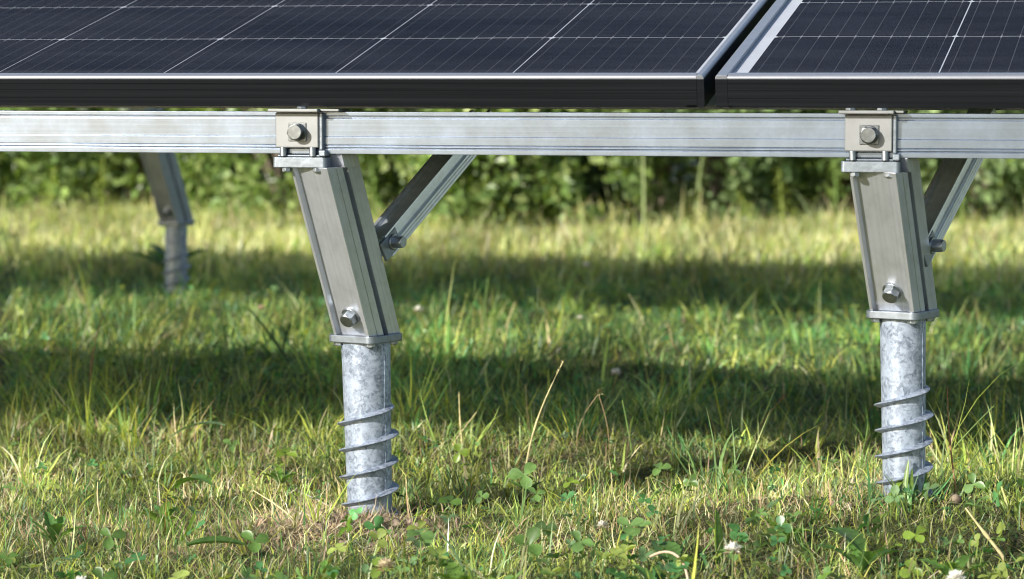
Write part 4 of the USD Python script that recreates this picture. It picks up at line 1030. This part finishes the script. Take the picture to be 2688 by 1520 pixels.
def shrub(label, x, y, w, h, nl, pal, seed, size=0.045, skirt=0.0, group="shrubs of the hedge", name="shrub", low=0.9):
    r = np.random.default_rng(seed)
    t = thing(name, label, "shrub", (x, y, float(gz(x, y))), 0, group)
    # trunk and limbs
    segs, tips = [], []
    for i in range(9):
        a = r.random() * 6.28; sp = r.uniform(0.3, 0.95)
        tip = np.array([math.cos(a) * w * 0.5 * sp, math.sin(a) * w * 0.4 * sp, h * r.uniform(0.55, 0.95)])
        b0 = r.normal(0, 0.03, 3) * [1, 1, 0]
        u = np.linspace(0, 1, 8)[:, None]
        p = b0 * (1 - u) + tip * np.concatenate([u ** 1.6, u ** 1.6, u], 1) + np.array([0, 0, -0.03]) * (1 - u)
        v, f = tube_mesh(p, np.linspace(0.011, 0.003, 8) * (h / 1.4), 6)
        segs.append(trimesh.Trimesh(v, f, process=False)); tips.append(p)
    put(t, "trunk", cat(*segs), "bark", smooth=True)
    # leaves gathered in clumps, down to the ground where the shrub has a skirt
    nc = 46
    zc = r.uniform(skirt, 1, nc) ** low * h
    ring = np.sin(np.pi * np.clip(0.18 + 0.72 * zc / h, 0, 1)) ** 0.6
    ac = r.random(nc) * 6.28; rc = np.sqrt(r.uniform(0.1, 1, nc)) * ring
    cc = np.stack([np.cos(ac) * rc * w * 0.52, np.sin(ac) * rc * w * 0.40, zc], 1)
    tone = np.exp(r.normal(0, 0.22, nc))
    which = r.integers(0, nc, nl)
    c = cc[which] + r.normal(0, 1, (nl, 3)) * [w * 0.085, w * 0.085, h * 0.055]
    c[:, 2] = np.abs(c[:, 2])
    pal = np.array(pal); col = pal[r.integers(0, len(pal), nl)] * tone[which][:, None] * np.exp(r.normal(0, 0.2, (nl, 1)))
    v, f, cl = leaves(c, size * np.exp(r.normal(0, 0.3, nl)), np.clip(col, 0.005, 0.5), r)
    put(t, "crown", (v, f), "broad_leaf", tint=cl)

PA = ((0.125, 0.190, 0.052), (0.185, 0.255, 0.072), (0.085, 0.140, 0.040))
PB = ((0.185, 0.270, 0.075), (0.130, 0.210, 0.056), (0.245, 0.310, 0.100))
PCC = ((0.220, 0.290, 0.125), (0.165, 0.235, 0.092), (0.115, 0.175, 0.065))
SHR = [("dense dark shrub at the left end of the hedge", -3.95, 7.5, 1.0, 1.8, 6000, PA, 0.04), ("mid green shrub second from the left in the hedge", -3.25, 7.7, 0.95, 1.6, 6000, PA, 0.05),
       ("leafy shrub behind the left part of the meadow, between the far post and front post", -2.55, 7.4, 0.9, 1.5, 6000, PB, 0.0), ("dark shrub seen beside the leaning front post", -1.95, 7.6, 0.8, 1.7, 5500, PA, 0.03),
       ("large bright green shrub spreading forward right of the left brace", -1.46, 6.75, 0.52, 1.3, 6500, PB, 0.0), ("dark hollow shrub right of the bright green shrub", -1.10, 7.75, 0.6, 1.7, 4500, PA, 0.02),
       ("light green shrub with silvery leaves near the middle of the right half", -0.78, 7.35, 0.40, 1.5, 4500, PCC, 0.02), ("dark shrub left of the right post", -0.36, 7.7, 0.65, 1.7, 5500, PA, 0.03),
       ("green shrub behind the right brace at the right picture edge", 0.15, 7.5, 0.7, 1.6, 6000, PCC, 0.02), ("shrub just beyond the right picture edge", 0.9, 7.6, 0.9, 1.6, 4000, PA, 0.03)]
for i, (lab, a, b, w, h, nl, pal, sk) in enumerate(SHR):
    shrub(lab, a * 0.87 - 0.02, b - 1.25, w * 0.9, h * 0.55, nl, pal, 900 + i, 0.036, sk)
for i, (a, w, h) in enumerate(((-5.0, 1.9, 3.0), (-3.4, 1.9, 3.3), (-1.9, 1.8, 3.1), (-0.5, 1.8, 3.4), (0.9, 1.9, 3.0), (2.4, 2.0, 3.2))):
    shrub(("leftmost", "second", "third", "fourth", "fifth", "rightmost")[i] + " tall dark bush closing the view behind the hedge", a, 7.6, w, h, 6500, ((0.055, 0.090, 0.030), (0.085, 0.130, 0.040)), 950 + i, 0.085, 0.0, "tall bushes behind the hedge", "tall_bush", 1.9)

for a, lab in ((-8.6, "far end of the tall bushes, well beyond the left picture edge"), (-6.8, "tall bush just beyond the left picture edge"), (4.2, "tall bush beyond the right picture edge"), (6.0, "last tall bush, far beyond the right picture edge")):
    shrub(lab, a, 7.7, 1.9, 3.0, 5000, ((0.055, 0.090, 0.030), (0.085, 0.130, 0.040)), int(1900 + a * 10), 0.085, 0.0, "tall bushes behind the hedge", "tall_bush", 1.2)

def weed(label, x, y, h, seed, col, droop=0.6, nl=34, size=0.036):
    r = np.random.default_rng(seed)
    t = thing("tall_weed", label, "weed", (x, y, float(gz(x, y))), 0, "tall weeds at the foot of the hedge")
    u = np.linspace(0, 1, 8)[:, None]
    p = np.concatenate([r.normal(0, 0.03) * u ** 2, r.normal(0, 0.03) * u ** 2, h * u], 1)
    v, f = tube_mesh(p, np.linspace(0.005, 0.002, 8), 6)
    put(t, "stem", (v, f), "grass_blade", smooth=True, tint=np.tile(np.array(col) * 1.1, (len(v), 1)))
    V, F, C, o = [], [], [], 0
    for i in range(nl):
        k = (i + 0.5) / nl
        lv, lf = leaflet(size * r.uniform(0.7, 1.3) * (1.15 - 0.6 * k), size * 0.48 * (1.1 - 0.5 * k), 0.4, 0.8, 4)
        R = rz(i * 2.4 + r.normal(0, 0.3)) @ ry(droop * r.uniform(-0.9, 0.7) - 0.3)
        V.append(lv @ R.T + [p[-1][0] * k * k, p[-1][1] * k * k, h * (0.08 + 0.92 * k)]); F.append(lf + o); o += len(lv)
        C.append(np.tile(np.array(col) * math.exp(r.normal(0, 0.2)), (len(lv), 1)))
    tag(put(t, "leaf_spray", (np.vstack(V), np.vstack(F)), "broad_leaf", smooth=True, tint=np.clip(np.vstack(C), 0, 0.5)), kind="stuff")
YW, GW, PW = (0.25, 0.31, 0.07), (0.15, 0.23, 0.055), (0.30, 0.36, 0.16)
WEEDS = [("yellow green weed at the left picture edge before the hedge", -3.42, 6.60, 0.34, YW), ("yellow weed second from the left before the hedge", -3.16, 6.55, 0.22, YW), ("tall yellow weed with a bushy top, third from the left", -2.98, 6.62, 0.26, YW),
         ("green weed just left of the far leaning post", -2.68, 6.70, 0.30, GW), ("green weed just right of the far leaning post", -2.42, 6.65, 0.24, GW), ("weed between the far post and the front post", -2.15, 6.72, 0.30, YW),
         ("dull green weed left of the leaning front post", -1.98, 6.80, 0.26, GW), ("yellow weed in the crook between front post and brace", -1.73, 6.45, 0.22, YW), ("pale drooping weed right of the left brace", -1.55, 6.10, 0.28, PW),
         ("tall pale reed like weed in the dark hollow of the hedge", -0.945, 6.70, 0.42, PW), ("silvery weed before the light green shrub", -0.80, 6.90, 0.34, PW), ("yellow sprout at the hedge foot left of the right post", -0.62, 7.00, 0.16, YW),
         ("second yellow sprout nearer the right post", -0.50, 7.00, 0.22, YW), ("green weed close beside the right post", -0.30, 7.00, 0.34, GW), ("pale leafy weed right of the right brace", -0.02, 6.90, 0.30, PW), ("green weed at the right picture edge before the hedge", 0.16, 6.90, 0.26, GW)]
for i, (lab, a, b, h, c) in enumerate(WEEDS):
    weed(lab, a * 0.87 - 0.04, b - 1.05, h * 0.85, 1200 + i, c, 0.6 if "reed" not in lab else 0.1, 34 if "reed" not in lab else 8)
